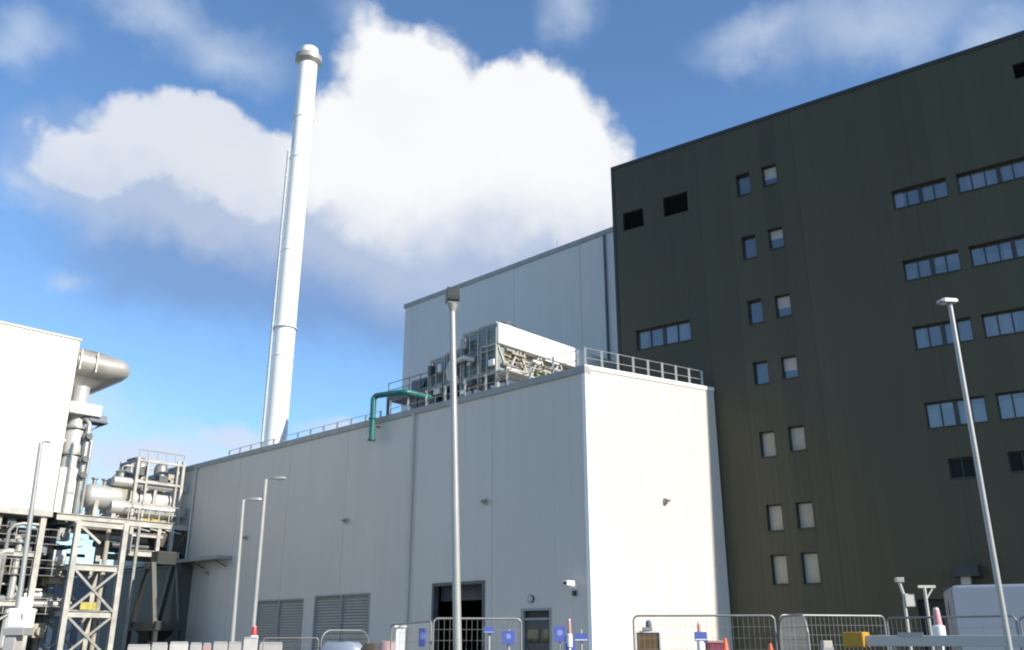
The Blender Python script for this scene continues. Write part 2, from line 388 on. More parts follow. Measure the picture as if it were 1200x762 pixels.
# wall fittings
def wall_light(px, py, label, name='wall_light', fr=HALL, xface=False):
    if xface: y, z = fr.on_x(px, py); p = fr.world(0, y, z); rz = fr.rot + R(90)
    else: x, z = fr.on_y(px, py); p = fr.world(x, 0, z); rz = fr.rot
    t = thing(name, label, 'wall light', p, rz, 'wall lights on the hall')
    b = MB(); b.box(-.14, .14, -.09, -.005, -.12, .16); b.build('back_box', M['louvre'], t, bevel=.015)
    h = MB(); h.prism([(-.09, .16), (-.3, .08), (-.31, .02), (-.09, -.04)], -.15, .15, 'x'); h.build('hood', M['steel'], t, bevel=.015)
    g = MB(); g.box(-.12, .12, -.28, -.12, -.05, -.03); g.build('lens', M['lens'], t)
wall_light(570, 589, 'small wall light high above the open black loading doorway')
wall_light(406, 611, 'small wall light high above the right hand louvre panel')
wall_light(289, 631, 'small wall light high on the grey wall between the two distant lamp posts')
wall_light(244, 672, 'small wall light just under the long canopy ledge')
wall_light(779, 588, 'small wall light on the sunlit white end wall', xface=True)
def bulkhead():
    x, z = HALL.on_y(623, 702); t = thing('bulkhead_light', 'round bulkhead light on the wall over the dark personnel door', 'wall light', HALL.world(x, 0, z), HALL.rot)
    b = MB(); b.tube((0, -.005, 0), (0, -.1, 0), .17, .17, 20); b.build('base', M['darkhead'], t, smooth=True)
    b = MB(); b.tube((0, -.1, 0), (0, -.16, 0), .15, .1, 20); b.build('lens', M['louvre'], t, smooth=True)
bulkhead()
def cctv():
    x, z = HALL.on_y(675, 687); t = thing('security_camera', 'white security camera on a wall bracket near the hall corner', 'security camera', HALL.world(x, 0, z), HALL.rot)
    b = MB(); b.box(-.08, .08, -.05, -.004, -.12, .12); b.tube((0, -.04, 0), (0, -.42, -.04), .035); b.build('bracket', M['white'], t)
    h = MB(); h.box(-.13, .13, -.75, -.22, .0, .22); h.build('housing', M['white'], t, bevel=.03)
    l = MB(); l.tube((0, -.76, .1), (0, -.8, .1), .07); l.build('lens', M['black'], t)
    j = MB(); j.box(-.12, .04, -.16, -.004, -.42, -.2); j.build('junction_box', M['darkhead'], t, bevel=.01)
cctv()

# roof guardrails
def guardrail(label, pts, n, closed_end=True):
    t = thing('roof_guardrail', label, 'guardrail', pts[0], 0, 'guardrails on the hall roof')
    p, q = Vector(pts[0]), Vector(pts[1]); o = Vector(pts[0])
    ps = MB()
    for i in range(n + 1):
        c = p.lerp(q, i / n) - o
        m = MB(); m.beam(c + Vector((0, 0, -.1)), c + Vector((0, 0, 1.12)), .11); m.beam(c + Vector((0, 0, .0)), c + Vector((0, 0, .05)), .3, .3)
        m.build('post', M['galv'], t)
    for h in (.6, 1.1):
        m = MB(); m.tube(Vector((0, 0, h)), q - p + Vector((0, 0, h)), .022, n=8); m.build('rail', M['galv'], t, smooth=True)
    m = MB(); m.beam(Vector((0, 0, .14)), q - p + Vector((0, 0, .14)), .02, .16); m.build('toe_board', M['galv'], t)
guardrail('pale guardrail along the top of the sunlit white end wall', [HALL.world(-.35, .5, roofz(.5)), HALL.world(-.35, vR - .6, roofz(vR - .6))], 8)
guardrail('pale guardrail along the grey eaves below the rooftop cooler', [HALL.world(-.9, .6, roofz(.6)), HALL.world(-15.5, .6, roofz(.6))], 9)
guardrail('low guardrail on the far grey eaves between teal pipe and chimney', [HALL.world(-18.5, 2.2, roofz(2.2)), HALL.world(-37, 2.2, roofz(2.2))], 12)

# teal overflow pipe
def teal_pipe():
    x, zt = HALL.on_y(438, 464, -.55); _, zb = HALL.on_y(438, 516, -.55); x2, _ = HALL.on_y(470, 461, -.2)
    t = in_frame(HALL, 'roof_pipe', 'teal pipe bending over the grey eaves and hanging down the wall', 'pipe', x, -.55, 0)
    m = MB(); r = .2
    pts = [(x2 - x, 2.6, zt), (x2 - x, .9, zt), (x2 - x - .06, .72, zt), (x2 - x - .25, .6, zt)] + [(r - r * math.sin(R(a)), .1 * math.cos(R(a)), zt - r + r * math.cos(R(a))) for a in (0, 20, 40, 60, 75, 90)] + [(0, 0, zb)]
    m.path(pts, .17, 14); m.build('pipe_run', M['teal'], t, smooth=True)
    for z in (zb + .02, zb + 1.3):
        f = MB(); f.tube((0, 0, z), (0, 0, z + .08), .24, n=16); f.build('flange', M['teal'], t, smooth=True)
    b = MB(); b.beam((0, .05, zb + .9), (0, .55, zb + .9), .08); b.build('bracket', M['darksteel'], t)
teal_pipe()

# rooftop cooler
def cooler():
    xc = HALL.on_y(583, 400, 3.0)[0]; zt = HALL.on_y(583, 378, 3.0)[1]; xl = HALL.on_y(505, 400, 3.0)[0]
    zl = HALL.on_y(505, 398, 3.0)[1]
    t = in_frame(HALL, 'rooftop_cooler', 'large air cooler with bright white top casing on the hall roof', 'air cooler', xc, 3.0, roofz(3))
    z0 = roofz(3); H = zt - z0; W = xc - xl; L = 11.5; dk = H * .36          # deck height
    cas = H * .74
    m = MB(); 
    for x in (0, -W / 2, -W): m.ibeam((x, 0, dk), (x, L, dk), .18, .3)
    for y in (0, L / 3, 2 * L / 3, L): m.ibeam((-W, y, dk + .16), (0, y, dk + .16), .14, .2)
    m.build('base_frame', M['creamsteel'], t)
    for x in (0, -W / 2, -W):
        for y in (0, L / 3, 2 * L / 3):
            l = MB(); l.beam((x, y, PITCHR * y), (x, y, dk - .15), .2); l.build('leg', M['galv'], t)
    # white plenum over the sunlit side
    p = MB(); p.prism([(0, cas), (0, H), (L, H + .0), (L, cas)], -1.5, .12, 'x'); p.build('top_casing', M['white'], t, bevel=.04)
    p = MB(); p.box(-1.42, .04, -.05, -.005, cas + .06, H - .06)
    for k in range(5): p.box(-1.38, 0, -.09, -.05, cas + .12 + k * (H - cas - .2) / 5, cas + .2 + k * (H - cas - .2) / 5)
    p.build('end_grille', M['greencoil'], t)
    # sunlit coil bay under the casing: V struts and tan coil panels
    for i in range(6):
        y0 = .2 + i * (L - .4) / 6; y1 = y0 + (L - .4) / 6 - .3
        c = MB(); c.box(-.75, -.45, y0, y1, dk + .3, cas - .02); 
        for k in range(7): c.box(-.45, -.38, y0, y1, dk + .4 + k * (cas - dk - .5) / 7, dk + .46 + k * (cas - dk - .5) / 7)
        c.build('coil_panel', M['tan'], t)
        if i % 2: g = MB(); g.box(-.40, -.3, y0 + .2, y1 - .2, dk + .35, dk + .9); g.build('coil_door', M['steel'], t)
        s = MB(); s.beam((-.1, y0 - .1, cas), (-.1, (y0 + y1) / 2, dk + .2), .12); s.beam((-.1, y1 + .1, cas), (-.1, (y0 + y1) / 2, dk + .2), .12); s.build('strut', M['creamsteel'], t)
    wk = MB(); wk.box(.1, .95, .0, L, dk - .02, dk + .06); wk.build('walkway', M['creamsteel'], t)
    for z in (dk + .6,):
        r = MB(); r.tube((.9, 0, z), (.9, L, z), .03, n=6); 
        for k in range(7): r.tube((.9, k * L / 6, dk), (.9, k * L / 6, z), .025, n=6)
        r.build('walkway_rail', M['creamsteel'], t)
    # shaded front: stepped framed louvre modules
    hs = [H - .03, H - .12, H - .95, H - 1.15]
    n = 4
    for i in range(n):
        xa = -W * i / n - .12; xb = -W * (i + 1) / n + .08; top = hs[i]
        c = MB(); c.box(xb, xa, .12, .7 if i == 0 else 2.4, dk + .3, top - .1)
        for k in range(8): 
            z = dk + .5 + k * (top - dk - .8) / 8; c.add([(xb, .04, z), (xa, .04, z), (xa, .12, z + .16), (xb, .12, z + .16)], [(0, 1, 2, 3)])
        c.build('louvre_module', M['greencoil'], t)
        f = MB()
        for x in (xa, xb): f.beam((x, .02, dk), (x, .02, top + .1), .12)
        f.beam((xa, .02, top), (xb, .02, top), .14); f.beam((xa, .02, (top + dk) / 2), (xb, .02, (top + dk) / 2), .08)
        f.beam((xa, 2.4, dk), (xa, 2.4, top + .1), .1); f.beam((xa, .02, top + .05), (xa, 2.4, top + .05), .1)
        f.build('module_frame', M['creamsteel'], t)
        fc = MB(); fc.lathe([(.62, top - .1), (.62, top + .25), (.7, top + .32), (.7, top + .36), (.55, top + .36)], ((xa + xb) / 2, 1.3, 0), 20); fc.build('fan_cowl', M['bluegrey'], t, smooth=True)
    pb = MB(); pb.path([(-W * .66, -.1, dk + .3), (-W * .66, -.3, H * .55), (-W * .62, -.35, H * .62), (-W * .4, -.35, H * .64), (-W * .3, -.1, H * .6)], .17, 10); pb.build('header_pipe', M['alu'], t, smooth=True)
    sk = MB(); sk.box(-W + .2, -.3, 2.5, 2.6, .05, dk - .1); sk.build('screen', M['darksteel'], t)
    sk = MB(); sk.box(-.5, -.4, 2.6, L - .3, PITCHR * L, dk - .1); sk.build('screen', M['darksteel'], t)
    for i in range(16):
        q = random.Random(200 + i); y = q.uniform(.3, L - 1.5); z = q.uniform(dk + .2, cas - .1)
        p = MB(); p.tube((.02, y, z), (.02, y + q.uniform(.6, 1.6), z), q.uniform(.05, .12), n=8); p.build('pipe', M[('white', 'alu', 'steel', 'creamsteel')[i % 4]], t, smooth=True)
    for i in range(14):
        q = random.Random(300 + i); x = q.uniform(-W, -.2); z = q.uniform(.3, hs[min(3, int(-x / W * 4))] - .9)
        p = MB(); p.box(x - .12, x + q.uniform(.1, .5), -.25, .0, z, z + q.uniform(.15, .6)); p.build('control_box', M[('alu', 'steel', 'whitetrim', 'darksteel')[i % 4]], t, bevel=.02)
    for i in range(9):
        x = -W * i / 8; p = MB(); p.beam((x, -.12, .1), (x, -.12, hs[min(3, int(i / 2.3))] - .3), .06); p.build('front_bar', M['galv'], t)
    # dark underside machinery
    for i, (xa, w, h) in enumerate(((-.9, 1.1, 1.0), (-2.6, .9, .8), (-4.2, 1.2, 1.1), (-5.6, .7, .9))):
        b = MB(); b.box(xa - w, xa, .8, 2.2, .1, h); b.tube((xa - w / 2, .5, h * .6), (xa - w / 2, 1, h * .6), .28); b.build('pump_unit', M['darksteel'], t, bevel=.03)
cooler()
def dark_platform():
    x0 = HALL.on_y(470, 445, 3.2)[0]; x1 = HALL.on_y(508, 445, 3.2)[0]; zt = HALL.on_y(490, 432, 3.2)[1]; z0 = roofz(3.2)
    t = in_frame(HALL, 'roof_platform', 'low dark steel platform beside the rooftop cooler above the teal pipe', 'platform', x1, 3.2, z0)
    w = x1 - x0; H = zt - z0
    d = MB(); d.box(-w - 1.4, .3, 0, 2.6, H * .55, H * .62); d.build('deck', M['darksteel'], t)
    for x in (-w - 1.3, -w / 2, .2):
        for y in (.05, 2.5):
            l = MB(); l.beam((x, y, 0), (x, y, H * .55), .14); l.build('leg', M['darksteel'], t)
    r = MB()
    for x in (-w - 1.3, -w * .75, -w * .4, 0): r.beam((x, .05, H * .6), (x, .05, H * .6 + 1.0), .05)
    for h in (.5, 1.0): r.tube((-w - 1.3, .05, H * .6 + h), (.2, .05, H * .6 + h), .025, n=6)
    r.build('handrail', M['darksteel'], t)
    m = MB(); m.box(-w * .9, -.1, .6, 2.2, H * .62, H * .62 + .9); m.tube((-w * .5, .6, H * .62 + .5), (-w * .5, .35, H * .62 + .5), .3, n=16); m.build('fan_box', M['bluegrey'], t, bevel=.03)
    b = MB(); b.box(-w * .8, -.2, .4, 2.0, .05, H * .5); b.build('dark_unit', M['darksteel'], t, bevel=.03)
dark_platform()

# ================================================================== REAR BLOCK
def rear_block():
    yr = 17.2
    xl, zl = HALL.on_y(475, 360, yr); xr, zr = HALL.on_y(718, 272, yr)
    z = (zl + zr) / 2
    t = thing('rear_block', 'tall blue grey clad block rising behind the hall roof', 'industrial building', HALL.world(0, 0), HALL.rot)
    w = MB(); w.box(xl, xr + 4, yr, yr + 30, 0, z); w.build('wall', M['rear'], t)
    c = MB(); c.box(xl - .12, xr + 4.1, yr - .1, yr + .5, z - .05, z + .32); c.box(xl - .12, xl + .4, yr + .5, yr + 30, z - .05, z + .32); c.build('parapet_coping', M['coping'], t)
    x, _ = HALL.on_y(711, 340, yr)
    d = MB(); d.path([(x, yr - .12, z - .1), (x, yr - .12, 15)], .09, 8); d.build('downpipe', M['bluegrey'], t)
    for px in (650, 560):
        x, _ = HALL.on_y(px, 330, yr); d = MB(); d.tube((x, yr + .4, z + .3), (x, yr + .4, z + 1.2), .025, n=6); d.build('lightning_rod', M['steel'], t)
rear_block()

# ================================================================== DARK BLOCK
def dark_block():
    xl, zt = DARK.on_y(716.5, 195); _, zt2 = DARK.on_y(1200, 42); zt = (zt + zt2) / 2
    XR = 62.0
    t = thing('office_block', 'very tall dark olive clad block with ribbon windows', 'office building', DARK.o, DARK.rot)
    wins = []                                             # (rect, kind, panes)
    smallL = [(862, 204, 876, 229), (869, 276, 885, 303), (876, 351, 892, 379), (883, 423, 901, 450), (892, 505, 909, 535), (899, 591, 919, 622), (904, 650, 924, 685)]
    smallR = [(891, 194, 909, 217), (900, 267, 917, 291), (909, 345, 925, 371), (916, 417, 934, 443), (924, 499, 943, 528), (934, 588, 954, 619), (941, 647, 962, 684)]
    def rect(b):
        x0, y0, x1, y1 = b; ym = (y0 + y1) / 2
        a, _ = DARK.on_y(x0, ym); c, _ = DARK.on_y(x1, ym); _, top = DARK.on_y((x0 + x1) / 2, y0); _, bot = DARK.on_y((x0 + x1) / 2, y1)
        return [a, c, bot, top]
    for col_ in (smallL, smallR):
        rs = [rect(b) for b in col_]; a = sum(r[0] for r in rs) / len(rs); c = sum(r[1] for r in rs) / len(rs)
        for k, r in enumerate(rs): wins.append(((a, c, r[2], r[3]), 'reflection_slats' if k > 3 else ('half' if col_ is smallR else 'small'), 1))
    rows = [((1044, 224), (1107, 208), (1050, 245), (1119, 205)), ((1057, 306), (1122, 292), (1062, 329), (1134, 286)),
            ((1068, 383), (1135, 372), (1075, 409), (1149, 369)), ((1084, 471), (1156, 464), (1087, 502), (1168, 461))]
    ga = gb = gc = 0
    zz = []
    for tl, tr, bl, g2 in rows:
        a, z1 = DARK.on_y(*tl); b, z1b = DARK.on_y(*tr); _, z0 = DARK.on_y(*bl); c, _ = DARK.on_y(*g2)
        ga += a / 4; gb += b / 4; gc += c / 4; zz.append((z0, (z1 + z1b) / 2))
    wid = gb - ga
    for z0, z1 in zz:
        wins.append(((ga, ga + wid, z0, z1), 'ribbon', 4)); w2 = wid * 1.42
        for k in range(4):
            x = gc + k * (w2 + gc - ga - wid); wins.append(((x, x + w2, z0, z1), 'ribbon', 6))
    a, z1 = DARK.on_y(745, 388); b, z1b = DARK.on_y(808, 374); _, z0 = DARK.on_y(749, 410)
    wins.append(((a, b, z0, (z1 + z1b) / 2), 'ribbon', 4))
    for bx in ((730, 247, 754, 268), (777, 228, 806, 251), (1187, 72, 1212, 90)): wins.append((tuple(rect(bx)), 'vent', 1))
    for bx in ((1112, 536, 1142, 560), (1182, 528, 1215, 552)): wins.append((tuple(rect(bx)), 'dim', 2))
    r = rect((1078, 702, 1120, 760)); door = (r[0], r[1], 0.0, r[3])
    rects = [w[0] for w in wins] + [door]
    w = MB(); holed_wall(w, xl, XR, 0, zt, rects, .42)
    w.add([(xl, 0, 0), (xl, 26, 0), (xl, 26, zt), (xl, 0, zt)], [(0, 3, 2, 1)])
    w.add([(XR, 0, 0), (XR, 26, 0), (XR, 26, zt), (XR, 0, zt)], [(0, 1, 2, 3)])
    w.add([(xl, 26, 0), (XR, 26, 0), (XR, 26, zt), (xl, 26, zt)], [(0, 3, 2, 1)])
    w.build('wall', M['dark'], t, recalc=False)
    rf = MB(); rf.box(xl + .3, XR - .3, .3, 25.7, zt - .6, zt - .4); rf.build('roof', M['roof'], t)
    c = MB(); c.box(xl - .05, XR, -.05, .3, zt - .12, zt + .1); c.box(xl - .05, xl + .3, .3, 26, zt - .12, zt + .1); c.build('parapet_coping', M['darktrim'], t)
    c = MB(); c.box(xl - .05, xl + .12, -.05, .12, 0, zt - .13); c.build('corner_trim', M['darktrim'], t)
    for (x0, x1, z0, z1), kind, n in wins:
        if x0 > 40: pass
        f = MB(); d = .055
        if kind == 'vent':
            v = MB()
            k = int((z1 - z0) / .14)
            for i in range(k):
                z = z0 + .04 + i * (z1 - z0 - .06) / k; v.add([(x0 + .05, .08, z), (x1 - .05, .08, z), (x1 - .05, .2, z + .12), (x0 + .05, .2, z + .12)], [(0, 1, 2, 3)])
            v.box(x0, x1, .25, .28, z0, z1); v.build('louvre_vent', M['darklouvre'], t, recalc=False); continue
        f.box(x0, x0 + d, .22, .38, z0, z1); f.box(x1 - d, x1, .22, .38, z0, z1); f.box(x0 + d, x1 - d, .22, .38, z1 - d, z1); f.box(x0 + d, x1 - d, .22, .38, z0, z0 + d)
        for i in range(1, n):
            x = x0 + (x1 - x0) * i / n; f.box(x - .03, x + .03, .23, .36, z0 + d, z1 - d)
        if kind == 'ribbon':
            x = x0 + (x1 - x0) * .5; f.box(x - .1, x + .1, .225, .37, z0 + d, z1 - d)
        fo = f.build('window', M['darktrim'], t)
        p = MB(); p.box(x0 + .01, x1 - .01, .31, .33, z0 + .01, z1 - .01); p.build('pane', {'dim': M['dimglass'], 'small': M['smallglass'], 'reflection_slats': M['smallglass'], 'half': M['smallglass']}.get(kind, M['glass']), fo)
        if kind in ('reflection_slats', 'half'):  # added slats whose colour carries the light reflected in the small panes
            q = random.Random(int(z0 * 100)); zb = z0 + .06 if kind == 'reflection_slats' else z0 + (z1 - z0) * q.uniform(.35, .55)
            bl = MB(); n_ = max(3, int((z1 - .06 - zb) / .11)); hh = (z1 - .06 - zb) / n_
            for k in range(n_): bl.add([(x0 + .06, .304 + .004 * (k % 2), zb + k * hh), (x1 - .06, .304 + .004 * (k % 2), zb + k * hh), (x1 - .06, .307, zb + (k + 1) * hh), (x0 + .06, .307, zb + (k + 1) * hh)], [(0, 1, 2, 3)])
            bl.build('reflection_slats', M['reflection_slats' if kind == 'reflection_slats' else 'louvre'], fo, recalc=False)
        s = MB(); s.box(x0 - .03, x1 + .03, -.06, .21, z0 - .05, z0 - .004); s.build('sill', M['darktrim'], fo)
    x0, x1, _, z1 = door
    d = MB(); d.box(x0, x1, .38, .41, 0, z1); do = d.build('entrance_door', M['darklouvre'], t)
    h = MB(); h.box((x0 + x1) / 2 + .1, (x0 + x1) / 2 + .14, .3, .37, .9, 1.5); h.build('handle', M['steel'], do)
    r = rect((1122, 664, 1152, 677)); c = MB(); c.box(r[0], r[1], -1.2, -.01, r[2], r[3]); c.build('canopy', M['darktrim'], t)
    return zt
dark_block()
# fittings near the dark entrance
def flood(px, py, label):
    x, z = DARK.on_y(px, py); t = thing('flood_light', label, 'flood light', DARK.world(x, 0, z), DARK.rot, 'flood lights on the dark block')
    b = MB(); b.beam((0, -.004, 0), (0, -.5, .1), .06); b.build('bracket', M['steel'], t)
    h = MB(); h.box(-.22, .22, -.72, -.5, -.1, .3); h.build('housing', M['steel'], t, bevel=.02)
    l = MB(); l.box(-.19, .19, -.735, -.722, -.07, .27); l.build('lens', M['lens'], t)
flood(1136, 684, 'grey flood light on the dark wall under the small canopy')

# ================================================================== CHIMNEY
def chimney():
    D = 90.0; b = at(323, 518, D); tp = at(362, 60, D); loc = gnd(342, D)
    loc = Vector(((b.x + tp.x) / 2, (b.y + tp.y) / 2, 0)); H = tp.z
    t = thing('chimney', 'tall slender white chimney stack rising behind the grey hall', 'chimney', loc)
    s = MB(); r = 1.06
    s.lathe([(r + .15, 0), (r + .02, 22), (r, 22.01), (r - .0, 40), (r - .03, H - 1.4)], n=40); s.build('shaft', M['stack'], t, smooth=True)
    for z in (28.5, 40, 51, H - 9):
        f = MB(); f.lathe([(r, z), (r + .05, z), (r + .05, z + .1), (r, z + .1)], n=40); f.build('joint_ring', M['stack'], t, smooth=True)
    c = MB(); c.lathe([(r, H - 1.9), (r + .3, H - 1.6), (r + .42, H - 1.5), (r + .42, H - .85), (r + .3, H - .8), (r + .02, H - .8)], n=40); c.build('crown_ring', M['silver'], t, smooth=True)
    c = MB(); c.lathe([(r - .05, H - .75), (r - .05, H + .15), (r - .2, H + .15), (r - .2, H - .6)], n=40); c.build('mouth', M['stack'], t, smooth=True)
    # ladder with safety cage on the camera-left side, up to two thirds
    to_cam = Vector((-loc.x, -loc.y, 0)).normalized(); side = Vector((to_cam.y, -to_cam.x, 0))
    side = side if side.x < 0 else -side
    side = (side + to_cam * .15).normalized(); tang = Vector((-side.y, side.x, 0))
    z1 = H - 13; l = MB()
    for k in (-.22, .22): l.beam(side * (r + .12) + tang * k + Vector((0, 0, 1)), side * (r + .22) + tang * k + Vector((0, 0, z1)), .06)
    z = 1.2
    while z < z1: l.tube(side * (r + .12) + tang * -.22 + Vector((0, 0, z)), side * (r + .12) + tang * .22 + Vector((0, 0, z)), .02, n=5); z += .4
    l.build('ladder', M['white'], t)
    g = MB()
    for k in (-.34, 0, .34): g.beam(side * (r + .32 - abs(k) * .3) + tang * k + Vector((0, 0, 3)), side * (r + .32 - abs(k) * .3) + tang * k + Vector((0, 0, z1)), .05)
    z = 3
    while z < z1:
        q = [side * (r + .1) + tang * -.34, side * (r + .26) + tang * -.34, side * (r + .32), side * (r + .26) + tang * .34, side * (r + .1) + tang * .34]
        for a, b2 in zip(q[:-1], q[1:]): g.beam(a + Vector((0, 0, z)), b2 + Vector((0, 0, z)), .05)
        z += 2.4
    g.build('ladder_cage', M['whitetrim'], t)
    pl = MB(); pl.lathe([(r, 31.5), (r + .2, 31.5), (r + .2, 31.56), (r, 31.56)], n=32); pl.build('rest_ring', M['stack'], t)
chimney()

# ================================================================== PLANT ON THE LEFT
ZD = KF.on_x(66, 602)[1]           # deck level
ZT = KF.on_x(96, 400)[1]
def handrail(t, pts, h=1.1, n=4, mat='creamsteel'):
    m = MB()
    for (p, q) in zip(pts[:-1], pts[1:]):
        p, q = Vector(p), Vector(q)
        for i in range(n + 1):
            c = p.lerp(q, i / n); m.beam(c, c + Vector((0, 0, h)), .07)
        for k in (.5, 1.0): m.tube(p + Vector((0, 0, h * k)), q + Vector((0, 0, h * k)), .035, n=6)
    m.build('handrail', M[mat], t)

def filter_house():
    t = in_frame(KF, 'filter_house', 'big bright white filter house casing raised on steelwork', 'air filter house', 0, 0)
    yl = -24.0
    m = MB(); m.box(-13, 0, yl, 0, ZD + .15, ZT); m.build('casing', M['casing'], t, bevel=.05)
    c = MB(); c.box(-13.1, .08, yl - .1, .08, ZT, ZT + .14); c.build('roof_trim', M['cream'], t)
    c = MB(); c.box(-13.05, .05, yl, .05, ZD - .25, ZD + .15); c.build('base_beam', M['creamsteel'], t)
    # tapered hood at the far end
    y1, za = KF.on_x(150, 424); y2, zb = KF.on_x(157, 432); _, zc = KF.on_x(152, 442); y3, zd = KF.on_x(128, 458); y4, ze = KF.on_x(108, 470)
    prof = [(0.08, ZT - .1), (y1 * .55, (ZT + za) / 2 + .15), (y1, za), (y2, zb), (y1, zc), (y3, zd), (y4, ze), (0.08, ze - .7)]
    cen = Vector((0, 0))
    # inverted pyramid: a broad rim with a sunlit edge, its sides raking back under it to a throat over the riser
    def rr(xa, xb, ya, yb, z, c=.5, dz=0.0):
        pts = []
        for cx, cy, a0 in ((xb - c, yb - c, 0), (xa + c, yb - c, 90)):
            pts += [(cx + c * math.cos(R(a0 + k * 22.5)), cy + c * math.sin(R(a0 + k * 22.5)), z + dz * (cy + c * math.sin(R(a0 + k * 22.5))) / yb) for k in range(5)]
        return pts + [(xa, ya, z), (xb, ya, z)]
    zn = (za + zc) / 2; hn = (za - zc) / 2 + .35
    rings = [rr(-4.2, -2.3, .1, 1.6, ze - 1.0, .4), rr(-4.4, -2.2, .1, 1.9, ze - .1, .5), rr(-5.0, -1.9, .1, y3 - .9, zd - .1, .7), rr(-6.2, -1.2, .1, y3 + .3, zd + .55, .9)]
    for a in (-75, -50, -25, 0, 25, 50, 75):
        kx = hn * 1.15 * (1 - math.cos(R(a)))
        rings.append(rr(-7.6 + kx, -.02 - kx * .9, .09, y2 + .1 - kx, zn + hn * math.sin(R(a)), .9))
    rings.append(rr(-7.2, -.6, .09, y2 - 2.0, ZT - .35, .6))
    h = MB(); h.loft(rings); h.build('intake_hood', M['silver'], t, smooth=True)
    s = MB()
    for f in (.02, .34):
        y = .15 + f * y1; s.beam((.03, y, zn - hn * .8), (.03, y, zn + hn * .8), .09)
    s.build('hood_rib', M['silver'], t)
    # cream downcomer at the lower edge
    ya, _ = KF.on_x(70, 560); yb, zt = KF.on_x(79, 522)
    d = MB(); d.box(-2.4, -.05, .1, yb + 1.0, ZD + .1, zt - 1.5); d.build('downcomer', M['casing'], t, bevel=.04)
    # roof edge lamp bracket
    v = MB(); v.box(.01, .06, -5, -3.4, ZT - 4.2, ZT - 3.3); v.build('access_hatch', M['casing'], t, bevel=.02)
    # legs and beams underneath
    for y in (-.4, -6, -12, -18, -23.5):
        for x in (-.3, -6.4, -12.6):
            l = MB(); l.ibeam((x, y, 0), (x, y, ZD - .26), .36, .36); l.build('column', M['creamsteel'], t)
    for z in (ZD * .4, ZD * .72):
        b = MB()
        for x in (-.3, -6.4): b.ibeam((x, -23.5, z), (x, -.4, z), .22, .34)
        b.build('tie_beam', M['creamsteel'], t)
    for (a, b2) in ((-.4, -6), (-12, -18)):
        x = MB(); x.beam((-.3, a, .5), (-.3, b2, ZD * .4), .14); x.beam((-.3, b2, .5), (-.3, a, ZD * .4), .14); x.build('cross_brace', M['steel'], t)
filter_house()

def riser():
    y0, _ = KF.on_x(88, 540); _, zt = KF.on_x(95, 470)
    t = in_frame(KF, 'riser_duct', 'pale vertical duct and pipes under the intake hood', 'duct', -.9, y0)
    _, zf = KF.on_x(95, 480)
    m = MB(); m.lathe([(.72, ZD + .1), (.72, zf - 1.2), (.55, zf - .9), (.55, zt + 1.2)], n=24); m.build('duct_body', M['alu'], t, smooth=True)
    for z in (ZD + 1.4, ZD + 4.1, zf - 1.3):
        f = MB(); f.lathe([(.7, z), (.9, z), (.9, z + .16), (.7, z + .16)], n=24); f.build('flange', M['steel'], t, smooth=True)
    m = MB(); m.box(-.95, 1.0, -.95, 1.3, zf - .35, zf + .5); m.build('expansion_box', M['alu'], t, bevel=.06)
    for dx, dy, r, z1 in ((.9, .55, .16, zf - .6), (.6, 1.0, .12, zf - 1.8), (1.0, -.3, .1, zf - 2.4), (.35, -.95, .2, ZD + 5.0)):
        p = MB(); p.path([(dx, dy, ZD + .1), (dx, dy, z1 - .3), (dx * .8, dy * .8, z1), (dx * .3, dy * .3, z1 + .1)], r, 8); p.build('side_pipe', M['steel'], t, smooth=True)
    for z in (ZD + 2.5, ZD + 3.6, ZD + 5.2):
        v = MB(); v.box(.7, 1.15, .3, .8, z, z + .4); v.tube((1.15, .55, z + .2), (1.35, .55, z + .2), .22, n=12); v.build('valve', M['darksteel'], t)
    ya, za = KF.on_x(108, 488); yb, zb = KF.on_x(127, 497)
    b = MB(); b.box(-.3, .9, .6, yb - y0, zb, zb + .1); b.beam((.3, .6, zb - .8), (.3, yb - y0 - .2, zb), .1); b.build('bracket_platform', M['darksteel'], t)
    b = MB(); b.box(.2, .8, yb - y0 - 1.3, yb - y0 - .1, zb + .1, zb + .55); b.build('small_unit', M['bluegrey'], t, bevel=.03)
riser()

